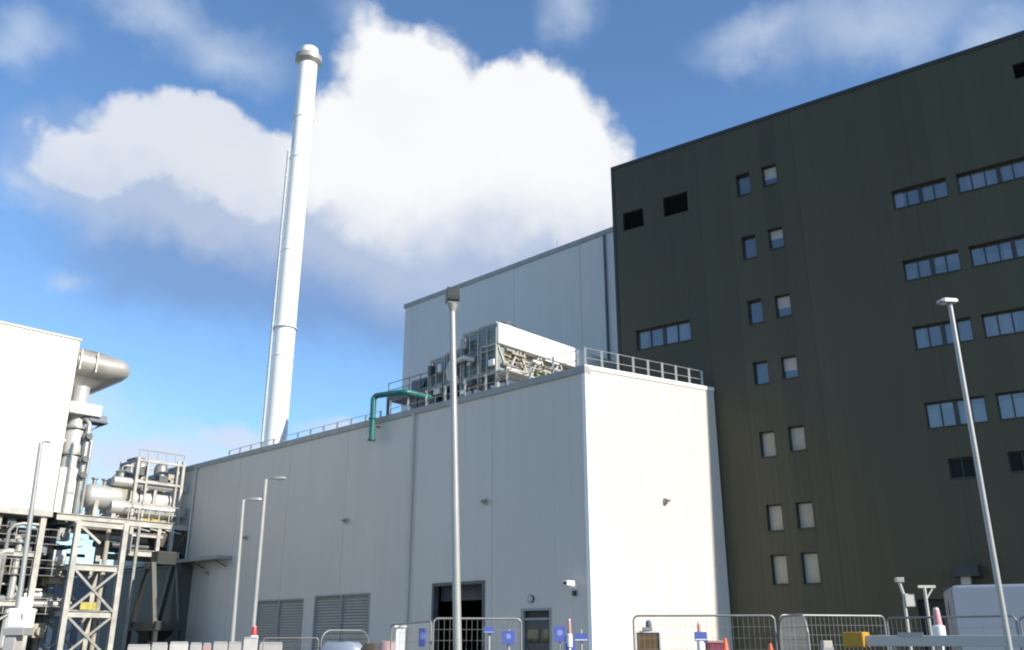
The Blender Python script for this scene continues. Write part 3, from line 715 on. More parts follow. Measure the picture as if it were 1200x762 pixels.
def pipe_bridge():
    ya, _ = KF.on_x(70, 604); yb, _ = KF.on_x(222, 604)
    t = in_frame(KF, 'pipe_bridge', 'cream steel equipment bridge running from the filter house to the hall', 'pipe bridge', 0, 0)
    d = MB(); d.box(-4.0, .3, .3, yb, ZD - .18, ZD - .02); d.build('deck', M['steel'], t)
    for x in (.35, -4.05):
        b = MB(); b.ibeam((x, .2, ZD - .2), (x, yb, ZD - .2), .26, .46); b.build('edge_beam', M['creamsteel'], t)
    zl = KF.on_x(180, 650)[1]; ym = KF.on_x(146, 650)[0]
    for x in (.3, -4.0):
        b = MB(); b.ibeam((x, ym, zl), (x, yb - .6, zl), .26, .42); b.build('lower_beam', M['creamsteel'], t)
    zq = KF.on_x(180, 629)[1]
    b = MB(); b.ibeam((.32, ym, zq), (.32, yb - 2.0, zq), .18, .26); b.build('middle_beam', M['creamsteel'], t)
    for f in (0.02, .55, .8):
        y = ym + (yb - ym - .6) * f
        b = MB(); b.beam((.3, y, zl), (.3, y, ZD - .4), .26); b.build('hanger', M['creamsteel'], t)
        b = MB(); b.beam((-4, y, zl), (-4, y, ZD - .4), .22); b.build('hanger', M['creamsteel'], t)
    b = MB(); b.beam((.3, yb - 1.2, zl), (.3, yb - .2, ZD - .5), .2); b.build('knee_brace', M['brown'], t)
    # dark knuckle where it meets the hall
    b = MB(); b.prism([(yb - 2.8, ZD - .5), (yb + .5, ZD - .4), (yb + .5, zl - .6), (yb - .6, zl + .3), (yb - 2.2, zl + .6)], -3.2, .15, 'x'); b.build('end_casing', M['brown'], t, bevel=.04)
    for i, (z, r) in enumerate(((zl + .5, .22), (zl + 1.1, .3), (zq + .6, .2))):
        p = MB(); p.tube((-.6 - i * .7, ym - 2, z), (-.6 - i * .7, yb - 1.5, z), r, n=12); p.build('pipe', M['alu' if i == 1 else 'darksteel'], t, smooth=True)
    for k in range(12):
        q = random.Random(50 + k); y = q.uniform(.6, yb - 2); z = q.uniform(zq + .2, ZD - .7); x = q.uniform(-2.5, .1)
        p = MB(); p.tube((x, y, z), (x, min(yb - .8, y + q.uniform(1.5, 4)), z), q.uniform(.07, .2), n=8); p.build('pipe', M[('alu', 'steel', 'galv', 'darksteel')[k % 4]], t, smooth=True)
    for k in range(7):
        y = .8 + k * (yb - 1.5) / 7; b = MB(); b.beam((.36, y, ZD - .5), (.36, y + (yb - 1.5) / 7, zq + (.3 if k > 3 else 1.2)), .09); b.build('lattice_bar', M['galv'], t)
    ct = MB(); ct.box(-3.4, -2.7, ym, yb - .7, zl + .25, zl + .6); ct.build('cable_tray', M['darksteel'], t)
    handrail(t, [(.3, 5.0, ZD), (.3, yb - .2, ZD)], 1.15, 6)
    y = KF.on_x(118, 612)[0]
    gk = MB()
    for k in range(5): gk.beam((-3.6 + k * .9, .4, ZD - .5), (-3.6 + k * .9, yb - .5, ZD - .5), .14, .3)
    gk.build('joist', M['darksteel'], t)
pipe_bridge()

def deck_units():
    # horizontal vessel
    y0, z = KF.on_x(100, 582, -1.2); y1, _ = KF.on_x(140, 582, -1.2)
    t = in_frame(KF, 'horizontal_vessel', 'horizontal silver vessel on the bridge deck beside the cream unit', 'vessel', -1.2, (y0 + y1) / 2, ZD)
    L = (y1 - y0) / 2; r = .85
    m = MB(); prof = [(.02, -L - .3), (r * .6, -L - .2), (r * .92, -L), (r, -L + .2), (r, L - .2), (r * .92, L), (r * .6, L + .2), (.02, L + .3)]
    n = 24
    vs = [(rr * math.cos(6.28318 * k / n), yy, 1.55 + rr * math.sin(6.28318 * k / n)) for rr, yy in prof for k in range(n)]
    fs = [(j * n + i, j * n + (i + 1) % n, (j + 1) * n + (i + 1) % n, (j + 1) * n + i) for j in range(len(prof) - 1) for i in range(n)]
    m.add(vs, fs); m.build('shell', M['alu'], t, smooth=True)
    for y in (-L * .55, L * .55):
        s = MB(); s.prism([(-.7, 0), (.7, 0), (.8, 1.3), (-.8, 1.3)], y - .15, y + .15, 'y'); s.build('saddle', M['creamsteel'], t)
    for y in (-L * .6, 0, L * .5):
        s = MB(); s.lathe([(.14, 2.3), (.14, 2.75), (.24, 2.76), (.24, 2.86)], (0, y, 0), 12); s.build('nozzle', M['steel'], t, smooth=True)
    # cream unit
    y0, zt = KF.on_x(137, 558, -.9); y1, _ = KF.on_x(159, 570, -.9)
    t = in_frame(KF, 'cream_unit', 'square cream plant unit in the middle of the bridge deck', 'plant unit', -.9, (y0 + y1) / 2, ZD)
    w = (y1 - y0) / 2; H = zt - ZD
    m = MB(); m.box(-2.2, 0, -w, w, .4, H); m.build('body', M['cream'], t, bevel=.04)
    m = MB(); m.box(-2.3, .03, -w - .02, w + .02, .05, .4); m.build('plinth', M['tan'], t)
    m = MB(); m.box(.03, .06, -w * .9, -w * .1, .1, .36); m.build('warning_panel', M['yellowdull'], t)
    m = MB(); m.box(.01, .07, -w * .7, w * .6, H * .5, H * .85)
    for k in range(5): m.box(.07, .1, -w * .65, w * .55, H * .53 + k * .16, H * .56 + k * .16)
    m.build('vent_grille', M['tan'], t)
    m = MB(); m.lathe([(.35, H), (.35, H + .4), (.45, H + .5), (.05, H + .75)], (-1, 0, 0), 14); m.build('exhaust_cowl', M['steel'], t, smooth=True)
    # dark cooler behind
    y0, zt = KF.on_x(146, 536, -3.0); y1, _ = KF.on_x(168, 545, -3.0)
    t = in_frame(KF, 'dark_duct', 'dark angled duct sticking up behind the cream unit', 'duct', -3.0, (y0 + y1) / 2, ZD)
    H = zt - ZD; w = (y1 - y0) / 2
    m = MB(); m.prism([(-w * 1.4, 0), (w, 0), (w, H), (w * .2, H + .1), (-w * 1.4, H - 1.6)], -1.4, 0, 'x'); m.build('duct_body', M['bluegrey'], t, bevel=.05)
    m = MB(); m.box(-1.45, .05, w * .1, w + .06, H, H + .14); m.build('lip', M['darksteel'], t)
    # framed skid
    y0, zt = KF.on_x(163, 536, -.2); y1, _ = KF.on_x(216, 540, -.2)
    t = in_frame(KF, 'framed_skid', 'open steel frame holding a silver drum at the hall end of the bridge', 'plant skid', -.2, y0, ZD)
    W = y1 - y0; H = zt - ZD
    for y in (0, W * .22, W * .88, W):
        for x in (0, -2.8):
            p = MB(); p.beam((x, y, 0), (x, y, H if y < W * .5 or x < 0 else H * 1.03), .2 if y in (0, W) else .14); p.build('post', M['creamsteel'], t)
    b = MB()
    for x in (0, -2.8):
        for z in (H * .62, H * .96): b.beam((x, 0, z), (x, W, z), .16)
    for y in (0, W): b.beam((0, y, H * .96), (-2.8, y, H * .96), .16)
    b.build('top_frame', M['creamsteel'], t)
    h = MB()
    for i in range(6): h.beam((0, i * W / 5, H), (0, i * W / 5, H + .6), .05)
    for z in (.58,): h.tube((0, 0, H + z), (0, W, H + z), .03, n=6)
    h.build('handrail', M['steel'], t)
    d = MB(); d.tube((-1.4, W * .1, H * .36), (-1.4, W * .9, H * .36), .85, n=24); d.build('drum', M['alu'], t, smooth=True)
    d = MB(); d.box(-2.3, -.5, W * .06, W * .94, .06, H * .14); d.build('plinth', M['tan'], t)
    d = MB(); d.box(-.5, -.47, W * .3, W * .7, .1, H * .13); d.build('warning_panel', M['yellowdull'], t)
    for y in (W * .25, W * .7):
        d = MB(); d.lathe([(.5, 0), (.5, H * .3), (.4, H * .36), (.12, H * .4)], (-1.4, y, H * .62), 16); d.build('motor', M['steel'], t, smooth=True)
    for (dz, rr_) in ((H * .20, .5), (H * .60, .34)):
        d = MB(); d.tube((-.45, -W * .42, dz), (-.45, W * 1.16, dz), rr_, n=18); d.build('fat_duct', M['alu'], t, smooth=True)
    for k in range(9):
        q = random.Random(k); y = q.uniform(0, W); z = q.uniform(.3, H * .85); sz = q.uniform(.15, .4)
        d = MB(); d.box(-.5 - sz, -.2, y - sz, y + sz, z, z + sz * 1.6); d.build('valve_box', M[('steel', 'darksteel', 'tan', 'galv')[k % 4]], t, bevel=.03)
    d = MB(); d.path([(-.5, W * .5, .3), (-.4, W * .5, H * .5), (-.5, W * .55, H * .7), (-1, W * .6, H * .75)], .13, 8); d.build('pipe', M['alu'], t, smooth=True)
deck_units()

def tower():
    yl, zb1 = KF.on_x(84, 664, 1.2); yr, _ = KF.on_x(141, 664, 1.2)
    _, zb2 = KF.on_x(110, 720, 1.2)
    t = in_frame(KF, 'braced_tower', 'cream steel tower with crossed bracing under the bridge', 'steel tower', 1.2, yl)
    W = yr - yl
    for x in (0, -4):
        for y in (0, W):
            l = MB(); l.ibeam((x, y, 0), (x, y, ZD - .45), .34, .34); l.build('leg', M['creamsteel'], t)
    for z in (zb1, zb2, ZD - .6):
        b = MB()
        for x in (0, -4): b.ibeam((x, .17, z), (x, W - .17, z), .26, .42)
        for y in (0, W): b.ibeam((-3.8, y, z), (-.2, y, z), .2, .3)
        b.build('cross_beam', M['creamsteel'], t)
    for (za, zb) in ((zb2, zb1), (.4, zb2)):
        for x in (.02, -4.0):
            b = MB(); b.beam((x, .2, za + .2), (x, W - .2, zb - .2), .15); b.beam((x + .1, W - .2, za + .2), (x + .1, .2, zb - .2), .15); b.build('diagonal_brace', M['steel'], t)
    b = MB(); b.beam((0, .2, ZD - .8), (0, W * .5, zb1 + 1.6), .16); b.build('knee_brace', M['creamsteel'], t)
    s = MB(); s.box(-3.6, -.4, .3, W - .3, zb1 + .22, zb1 + .27); s.build('grating', M['steel'], t)
    s = MB(); s.box(-3.6, -.4, .3, W - .3, zb2 + .22, zb2 + .27); s.build('grating', M['steel'], t)
    y = MB(); y.box(-.25, -.05, W * .3, W * .62, zb2 + .28, zb2 + .75); y.build('yellow_gate', M['yellowdull'], t)
    for f in (.14, .8): 
        p = MB(); p.tube((-1.2, W * f, 0), (-1.2, W * f, ZD - .6), .17, n=10); p.build('riser_pipe', M['tan'], t, smooth=True)
    # right hand outrigger leg
    p = MB(); p.beam((.1, W + .9, 0), (.1, W + .9, ZD - .5), .18); p.build('side_post', M['steel'], t)
    return yl, W
tower()

def skid_pipework():
    rnd = random.Random(11)
    t = in_frame(KF, 'pipework_skid', 'crowded grey pipes, valves and cabinets under the white filter house', 'pipework', -1.5, -.6)
    mats = ['alu', 'galv', 'steel', 'darksteel', 'alu', 'galv', 'steel', 'creamsteel', 'bluegrey']
    for i in range(40):
        y = rnd.uniform(-6.5, 3.0); x = rnd.uniform(-3.6, 1.2); r = rnd.choice((.09, .12, .16, .22, .3))
        z0 = rnd.uniform(0, 3) if rnd.random() < .4 else 0; z1 = rnd.uniform(4, ZD - .3)
        m = MB()
        if rnd.random() < .55:
            dy = rnd.uniform(-2.2, 2.2)
            m.path([(x, y, z0), (x, y, z1 - .5), (x, y + .15 * dy, z1 - .12), (x, y + dy * .4, z1), (x, y + dy, z1)], r, 8)
        else: m.path([(x, y, z0), (x, y, z1), (x - .2, y, z1 + .2), (x - 1.2, y, z1 + .25)], r, 8)
        m.build('pipe', M[rnd.choice(mats)], t, smooth=True)
    for i in range(14):
        z = rnd.uniform(2.5, ZD - .7); y = rnd.uniform(-8, 0); L = rnd.uniform(2, 6); x = rnd.uniform(-2.5, .8)
        m = MB(); m.tube((x, y, z), (x, min(y + L, 3.0), z), rnd.choice((.08, .13, .2, .28)), n=8); m.build('pipe', M[rnd.choice(mats)], t, smooth=True)
    for i in range(36):
        y = rnd.uniform(-6, 2.8); z = rnd.uniform(1, ZD - 1.0); x = rnd.uniform(-1, 1.0); s = rnd.uniform(.2, .5)
        m = MB(); m.box(x - s, x + s, y - s, y + s, z, z + s * 2.4); m.tube((x + s, y, z + s), (x + s + .25, y, z + s), s * .7, n=10)
        m.build('valve_box', M[rnd.choice(['darksteel', 'steel', 'bluegrey', 'alu', 'tan', 'brown'])], t, bevel=.03)
    for z in (3.2, 5.6, 7.6):
        m = MB(); m.box(-4, 1.2, -13, 3.0, z, z + .07); m.build('walkway', M['darksteel'], t)
        m = MB()
        for i in range(13): m.beam((1.2, -13 + i * 1.3, z), (1.2, -13 + i * 1.3, z + 1.0), .05)
        for h in (.5, 1.0): m.tube((1.2, -13, z + h), (1.2, 3.0, z + h), .028, n=6)
        m.build('handrail', M['steel'], t)
    for (x, y, w, h, k) in ((-2, -4.2, 1.2, 5.5, 'bluegrey'), (-2.6, -1.2, 1.1, 7.5, 'darksteel'), (-1.2, -6.8, .9, 4.6, 'alu'), (-3.3, -9.5, 1.2, 8, 'darksteel')):
        m = MB(); m.lathe([(w, 0), (w, h), (w * .8, h + .3), (w * .3, h + .5)], (x, y, 0), 20); m.build('vertical_drum', M[k], t, smooth=True)
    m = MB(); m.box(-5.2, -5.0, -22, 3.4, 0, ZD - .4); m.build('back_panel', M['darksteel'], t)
skid_pipework()

def distant_building():
    x0 = at(40, 700, 112); x1 = at(165, 700, 112)
    t = thing('distant_shed', 'dark blue grey shed seen through the steel bracing of the tower', 'shed', ((x0.x + x1.x) / 2, (x0.y + x1.y) / 2, 0), HALL.rot)
    H = at(110, 668, 112).z; W = (x1 - x0).length / 2 + 14
    m = MB(); m.box(-W, W * .62, 0, 14, 0, H); m.build('wall', M['tile'], t)
    m = MB(); m.prism([(-.4, H), (14.4, H), (7, H + 1.3)], -W - .3, W * .62 + .3, 'x'); m.build('roof', M['darksteel'], t)
    for i in range(6):
        x = -W + 3 + i * 5; 
        if x > W * .62 - 3: break
        d = MB(); d.box(x, x + 3, -.06, .02, 0.01, 3.6); d.build('roller_door', M['bluegrey'], t)
distant_building()

def hopper():
    x0, zt = HALL.on_y(176, 690, -2.6); x1, _ = HALL.on_y(210, 690, -2.6)
    t = in_frame(HALL, 'feed_hopper', 'dark feed hopper on splayed legs against the shaded grey wall', 'hopper', (x0 + x1) / 2, -2.9, 0)
    W = (x1 - x0) / 2; 
    zc = HALL.on_y(190, 735, -2.6)[1]; za = HALL.on_y(193, 700, -2.6)[1]
    m = MB(); m.box(-W, W, -1, 1, zc - .25, zc + .35); m.build('cross_head', M['darktrim'], t, bevel=.03)
    m = MB(); m.loft([[(-.5, -.5, zc - .9), (.5, -.5, zc - .9), (.5, .5, zc - .9), (-.5, .5, zc - .9)], [(-.9, -.9, zc - .25), (.9, -.9, zc - .25), (.9, .9, zc - .25), (-.9, .9, zc - .25)]]); m.build('funnel', M['black'], t)
    for y in (-.9, .9):
        for s in (-1, 1):
            m = MB(); m.beam((s * W * .8, y, zc), (s * .35, y, za + 2.2), .3); m.build('splayed_arm', M['darktrim'], t)
    for s in (-1, 1):
        for y in (-.9, .9):
            m = MB(); m.beam((s * W * .9, y, 0), (s * W * .9, y, zc - .2), .25); m.build('leg', M['darktrim'], t)
    m = MB(); m.box(-.5, .5, -.7, .7, za + 2.1, za + 3.0); m.build('top_box', M['darktrim'], t, bevel=.05)

hopper()
def bridge_shade():  # added dark box, paints the bridge's shade onto the far hall wall
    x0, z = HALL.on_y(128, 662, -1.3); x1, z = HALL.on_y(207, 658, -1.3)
    t = in_frame(HALL, 'bridge_shade_box', 'dark box added in place of the shade under the pipe bridge', 'shade box', 0, 0)
    m = MB(); m.box(x0, x1, -1.3, -.01, 0, z - .35); m.build('wall', M['bridge_shade'], t)
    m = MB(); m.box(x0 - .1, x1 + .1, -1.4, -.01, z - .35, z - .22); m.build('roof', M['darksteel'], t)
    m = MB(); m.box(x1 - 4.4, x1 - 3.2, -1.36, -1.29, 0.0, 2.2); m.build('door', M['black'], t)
bridge_shade()

# ================================================================== LAMP POSTS
def lamp_post(label, base, top, r0, r1, head, lean=None, arm_dir=(1, 0)):
    t = thing('lamp_post', label, 'lamp post', base, 0, 'lamp posts round the site')
    q = Vector(top) - Vector(base); H = q.z
    b = MB(); b.box(-.2, .2, -.2, .2, 0, .03)
    for sx in (-.14, .14):
        for sy in (-.14, .14): b.tube((sx, sy, .03), (sx, sy, .09), .02, n=6)
    b.build('base_plate', M['steel'], t)
    p = MB(); p.tube((0, 0, .03), q * (1.25 / H), r0 * 1.25, r0 * 1.25, 16); p.tube(q * (1.25 / H), q * (1.3 / H), r0 * 1.25, r0, 16, False); p.tube(q * (1.3 / H), q, r0, r1, 16); p.build('pole', M['galv'], t, smooth=True)
    d = MB(); d.box(-.05, .05, -r0 * 1.25 - .012, -r0 * 1.1, .45, .95); d.build('access_door', M['steel'], t)
    ax = Vector((arm_dir[0], arm_dir[1], 0)).normalized(); ay = Vector((-ax.y, ax.x, 0))
    if head == 'box':                                     # square lantern tilted up at the viewer's side
        n = MB(); n.tube(q, q + Vector((0, 0, .16)), r1 * 1.0, r1 * 1.9, 14); n.build('neck', M['galv'], t, smooth=True)
        h = MB(); c = q + Vector((0, 0, .17))
        rg = []
        for z, s in ((0, .085), (.05, .125), (.12, .132), (.28, .132), (.30, .12)):
            rg.append([c + Vector((0, 0, z)) + ax * (i * s) + ay * (j * s * 1.1) for i, j in ((-1, -1), (1, -1), (1, 1), (-1, 1))])
        h.loft(rg); ho = h.build('lamp_head', M['darkhead'], t, bevel=.01)
        l = MB(); l.loft([[c + Vector((0, 0, -.004)) + ax * (i * .09) + ay * (j * .1) for i, j in ((-1, -1), (1, -1), (1, 1), (-1, 1))], [c + Vector((0, 0, .012)) + ax * (i * .1) + ay * (j * .11) for i, j in ((-1, -1), (1, -1), (1, 1), (-1, 1))]]); l.build('lens', M['lens'], ho)
    elif head == 'tee':
        h = MB(); rg = []
        for k, w, hh in ((-.10, .05, .012), (-.07, .07, .022), (.1, .075, .026), (.15, .06, .016)):
            o = q + ax * k + Vector((0, 0, .03)); rg.append([o + ay * w + Vector((0, 0, -hh)), o - ay * w + Vector((0, 0, -hh)), o - ay * w + Vector((0, 0, hh)), o + ay * w + Vector((0, 0, hh))])
        h.loft(rg); ho = h.build('lamp_head', M['galv'], t)
        l = MB(); o = q + ax * .09 + Vector((0, 0, .002)); l.tube(o, o + Vector((0, 0, -.012)), .04, n=14); l.build('lens', M['lens'], ho)
    else:                                                 # flat road lantern on a short arm
        L = .26 if head == 'short' else .62
        a = MB(); a.tube(q - ax * .02 - Vector((0, 0, .03)), q + ax * (L * .45) + Vector((0, 0, .05)), .03, n=10); a.build('arm', M['galv'], t, smooth=True)
        h = MB(); c = q + ax * (L * .45) + Vector((0, 0, .05))
        rg = []
        zs = .5 if head == 'short' else 1.0
        for k, w, hh in ((-.05, .05 * zs, .04 * zs), (.1, .1 * zs, .055 * zs), (.45, .13 * zs, .06 * zs), (.75, .12 * zs, .045 * zs), (.9, .06 * zs, .025 * zs)):
            o = c + ax * (k * L)
            rg.append([o + ay * w + Vector((0, 0, -hh)), o - ay * w + Vector((0, 0, -hh)), o - ay * w * .8 + Vector((0, 0, hh)), o + ay * w * .8 + Vector((0, 0, hh))])
        h.loft(rg); ho = h.build('lamp_head', M['galv'], t, smooth=True)
        l = MB(); o = c + ax * (.4 * L) + Vector((0, 0, -.062 * zs)); l.tube(o, o + Vector((0, 0, -.02)), .09 * zs, n=14); l.build('lens', M['lens'], ho)
    return t
def post_from(px0, py0, px1, py1, D, **k):
    lo, hi = at(px0, py0, D), at(px1, py1, D)
    d = (hi - lo) / (hi.z - lo.z); base = lo - d * lo.z
    return base, hi
b_, h_ = post_from(536, 755, 530, 366, 16.4)
lamp_post('tall pale lamp post with square dark head in front of the grey hall', b_, h_, .075, .06, 'box', arm_dir=(.98, .2))
b_, h_ = post_from(1182, 755, 1113, 356, 12.9)
lamp_post('leaning bright lamp post before the dark block and pale van', b_, h_, .038, .03, 'tee', arm_dir=(-1, -.1))
b_, h_ = post_from(272, 750, 285, 586, 44.8)
lamp_post('shorter of two distant lamp posts by the louvres, nearer the pipe bridge', b_, h_, .11, .09, 'long', arm_dir=(1, .1))
b_, h_ = post_from(296, 742, 311.5, 562, 38.4)
lamp_post('taller of two distant lamp posts by the louvres, with forked top', b_, h_, .10, .085, 'long', arm_dir=(1, -.1))
b_, h_ = post_from(22, 705, 48, 519, 34)
lamp_post('pale lamp post in front of the white filter house', b_, h_, .09, .07, 'short', arm_dir=(1, .3))

# ================================================================== FENCES AND SITE THINGS
def fence_panel(label, p, q, h, mesh_mat='handrailgrey', round_=.1, step=.10, group='mesh fence panels round the site', z0=.12):
    p, q = Vector((p[0], p[1], 0)), Vector((q[0], q[1], 0)); W = (q - p).length
    t = thing('fence_panel', label, 'fence panel', p, math.atan2(q.y - p.y, q.x - p.x), group)
    r = round_
    pts = [(.02, 0, z0)] + [(.02 + r - r * math.cos(R(a)), 0, h - r + r * math.sin(R(a))) for a in (0, 15, 30, 45, 60, 75, 90)]
    pts += [(W - .02 - r + r * math.sin(R(a)), 0, h - r + r * math.cos(R(a))) for a in (0, 15, 30, 45, 60, 75, 90)] + [(W - .02, 0, z0)]
    m = MB(); m.path(pts, .02, 8); m.tube((.02, 0, z0 + .1), (W - .02, 0, z0 + .1), .02, n=8); m.build('frame', M['fence'], t, smooth=True)
    w = MB(); n = max(3, int((W - .08) / step))
    for i in range(1, n):
        x = .02 + i * (W - .04) / n
        e = min(x, W - x); zt = h - .01 if e > r else h - r + math.sqrt(max(0, r * r - (r - e) ** 2))
        w.beam((x, 0, z0 + .1), (x, 0, zt), .005)
    k = int((h - z0) / .2)
    for i in range(1, k): w.beam((.03, .005, z0 + .1 + i * (h - z0 - .1) / k), (W - .03, .005, z0 + .1 + i * (h - z0 - .1) / k), .005)
    w.build('wire_mesh', M[mesh_mat], t)
    for x in (.02, W - .02):
        f = MB(); f.prism([(-.32, 0), (.32, 0), (.28, .13), (-.28, .13)], x - .11, x + .11, 'x'); f.build('foot', M['concrete'], t, bevel=.02)
    return t
def H_at(py, D): return EYE + (750 - py) * D / 1187.0
P = gnd
fence_panel('mesh fence panel in front of the sunlit white end wall', P(742, 19), P(911, 19.3), H_at(722, 19))
fence_panel('narrow round cornered mesh panel standing at an angle beside the dark block', P(914, 19.3), P(948, 17.0), H_at(723, 18.5), step=.04, round_=.42)
fence_panel('mesh fence panel before the dark wall, left of the yellow counterweight', P(915, 20.0), P(1040, 21.5), H_at(722, 20))
fence_panel('mesh fence panel in front of the pale van end', P(1041, 21.3), P(1196, 20.2), H_at(726, 21))
fence_panel('mesh fence panel beyond the right edge of the van', P(1198, 20.2), P(1330, 19.0), H_at(726, 20))
fence_panel('mesh fence panel in front of the open black doorway', P(506, 18.5), P(612, 18.7), H_at(725, 18.5))
fence_panel('mesh fence panel hung with a narrow blue sign', P(458, 24), P(505, 19), H_at(730, 21))
fence_panel('round cornered mesh panel in front of the right hand louvre', P(376, 32), P(432, 33), H_at(739, 32), round_=.35)
fence_panel('mesh fence panel between the two louvres and the white hoarding', P(308, 33), P(374, 33), H_at(748, 33))

# white gate post standing at the fence turn
def gate_post():
    t = thing('gate_post', 'short thick white post left of the narrow blue sign', 'post', gnd(469, 22.5))
    z = H_at(736, 22.5)
    m = MB(); m.box(-.10, .10, -.1, .1, 0, z); m.build('shaft', M['white'], t, bevel=.015)
    m = MB(); m.box(-.13, .13, -.13, .13, z, z + .05); m.build('cap', M['whitetrim'], t, bevel=.01)
    m = MB(); m.box(-.2, .2, -.2, .2, 0, .04); m.build('foot', M['steel'], t)
gate_post()

def sign(name, label, px, py, D, w, h, white_strip=False, mat='signblue', group='blue notice boards on the fences', face=0.0, wall=None):
    p = at(px, py, D)
    t = thing(name, label, 'sign', p, face, group)
    m = MB(); m.box(-w / 2, w / 2, -.012, .012, -h / 2, h / 2); m.build('board', M[mat], t, bevel=.004)
    d = MB()
    if white_strip: d.box(-w / 2 + .01, w / 2 - .01, -.018, -.0145, -h / 2 + .02, -h / 2 + h * .22)
    else:
        n = 22; d.add([(.0 + h * .2 * math.cos(6.28318 * k / n), -.0145, h * .08 + h * .2 * math.sin(6.28318 * k / n)) for k in range(n)], [tuple(range(n))])
    if white_strip: d.build('white_strip', M['white'], t)
    else: d.build('pale_disc', simple('pale blue print', (.22, .26, .55), .4), t, recalc=False)
    c = MB()
    for s in (-1, 1): c.box(s * w * .4 - .012, s * w * .4 + .012, .012, .05, h * .3, h * .36)
    c.build('fixing', M['steel'], t)
sign('notice_board', 'narrow blue sign on the fence left of the open doorway', 495.5, 747, 19.7, .17, .36, face=R(-70 + 90 - 40))
sign('notice_board', 'blue sign low on the wall just right of the open doorway', 573, 738.5, 18.3, .20, .12, True)
sign('notice_board', 'square blue sign on the wall left of the personnel door', 596, 747, 18.3, .24, .24)
sign('notice_board', 'taller blue sign just right of the personnel door', 656, 743, 22, .27, .34)
sign('notice_board', 'wide blue sign at the corner of the hall', 681, 747, 22, .30, .17, True)
sign('notice_board', 'lowest blue sign, below the striped marker pole near the hall corner', 668, 759, 22, .26, .2)
sign('notice_board', 'blue sign with white strip on the fence before the white end wall', 821, 746, 18.9, .24, .17, True)

def sign_stand(label, px, D, top):
    t = thing('sign_post', label, 'sign post', gnd(px, D))
    m = MB(); m.tube((0, 0, 0), (0, 0, top), .03, n=10); m.build('pole', M['galv'], t, smooth=True)
    m = MB(); m.box(-.25, .25, -.2, .2, 0, .08); m.build('foot', M['concrete'], t, bevel=.02)
for px, lab in ((656, 'thin grey post carrying the taller blue sign by the personnel door'), (681, 'thin grey post carrying the wide blue sign at the hall corner'), (596, 'thin grey post carrying the square blue sign')):
    sign_stand(lab, px, 22.06 if px > 600 else 18.36, H_at(738, 22 if px > 600 else 18.3))
sign_stand('thin grey post carrying the blue sign beside the open doorway', 573, 18.36, H_at(736, 18.3))

def marker(label, px, py_top, D, s=1.0, body='white', cap='pink'):
    t = thing('marker_pole', label, 'marker pole', gnd(px, D), 0, 'pink and white marker poles along the fences')
    H = H_at(py_top, D); r = .045 * s
    m = MB(); m.tube((0, 0, .1), (0, 0, H - .02), r * .8, n=12); m.build('pole', M[body], t, smooth=True)
    m = MB(); m.lathe([(r * 1.25, H - .34), (r * 1.2, H - .3), (r * .95, H - .06), (r * .5, H)], n=14); m.build('cap', M[cap], t, smooth=True)
    m = MB(); m.lathe([(r * 1.8, H - .62), (r * 1.8, H - .35), (r * .7, H - .32)], n=14); m.build('white_sleeve', M['white'], t, smooth=True)
    m = MB(); m.lathe([(.24, 0), (.24, .08), (.08, .14)], n=16); m.build('base', M['rubber'], t, smooth=True)
marker('pink topped marker pole between the blue signs near the hall corner', 667.5, 725, 22, .8)
marker('pink topped marker pole behind the blue sign on the white end wall', 820, 729, 20, .8)
marker('red topped marker pole at the foot of the two distant lamp posts', 297, 734, 36, 2.0, cap='red')
marker('pink topped marker pole before the dark doorway near the van', 1102, 715, 20.5, 1.45)

def cone(label, px, py_top, D, stand=True):
    H = H_at(py_top, D); hc = .75
    g = gnd(px, D)
    b = thing('concrete_block', 'grey concrete block carrying the ' + label, 'concrete block', g, 0, 'concrete blocks under traffic cones')
    m = MB(); m.box(-.3, .3, -.3, .3, .0, H - hc); m.build('block', M['concrete'], b, bevel=.03)
    l = MB(); l.path([(-.12, 0, H - hc - .01), (-.1, 0, H - hc + .025), (.1, 0, H - hc + .025), (.12, 0, H - hc - .01)], .012, 6); l.build('lifting_loop', M['steel'], b)
    t = thing('traffic_cone', label, 'traffic cone', (g.x, g.y, H - hc), 0, 'traffic cones along the fences')
    m = MB(); m.lathe([(.17, .04), (.15, .08), (.035, hc), (.02, hc)], n=20); m.build('cone_body', M['orange'], t, smooth=True)
    m = MB(); m.lathe([(.123, .3), (.126, .3), (.095, .5), (.09, .5)], n=20); m.build('reflective_band', M['white'], t, smooth=True)
    m = MB(); m.box(-.22, .22, -.22, .22, 0, .045); m.build('base', M['rubber'], t, bevel=.01)
cone('orange cone beside the maroon crate by the white wall corner', 849.5, 748, 20.3)
cone('orange cone low before the dark wall behind the fence', 902, 754, 22.5)

def crate_stack():
    D = 20.2; t = thing('maroon_crate', 'maroon plastic crate standing upright by the orange cone', 'crate', gnd(836, D))
    H = H_at(752, D); m = MB(); m.box(-.14, .14, -.2, .2, 0, H - .03); m.build('body', M['maroon'], t, bevel=.015)
    m = MB(); m.box(-.16, .16, -.22, .22, H - .03, H + .02); m.build('rim', M['barrierpink'], t, bevel=.01)
    m = MB(); 
    for i in range(6): m.box(-.147, .147, -.207, .207, .2 + i * .22, .23 + i * .22)
    m.build('rib', M['maroon'], t)
crate_stack()

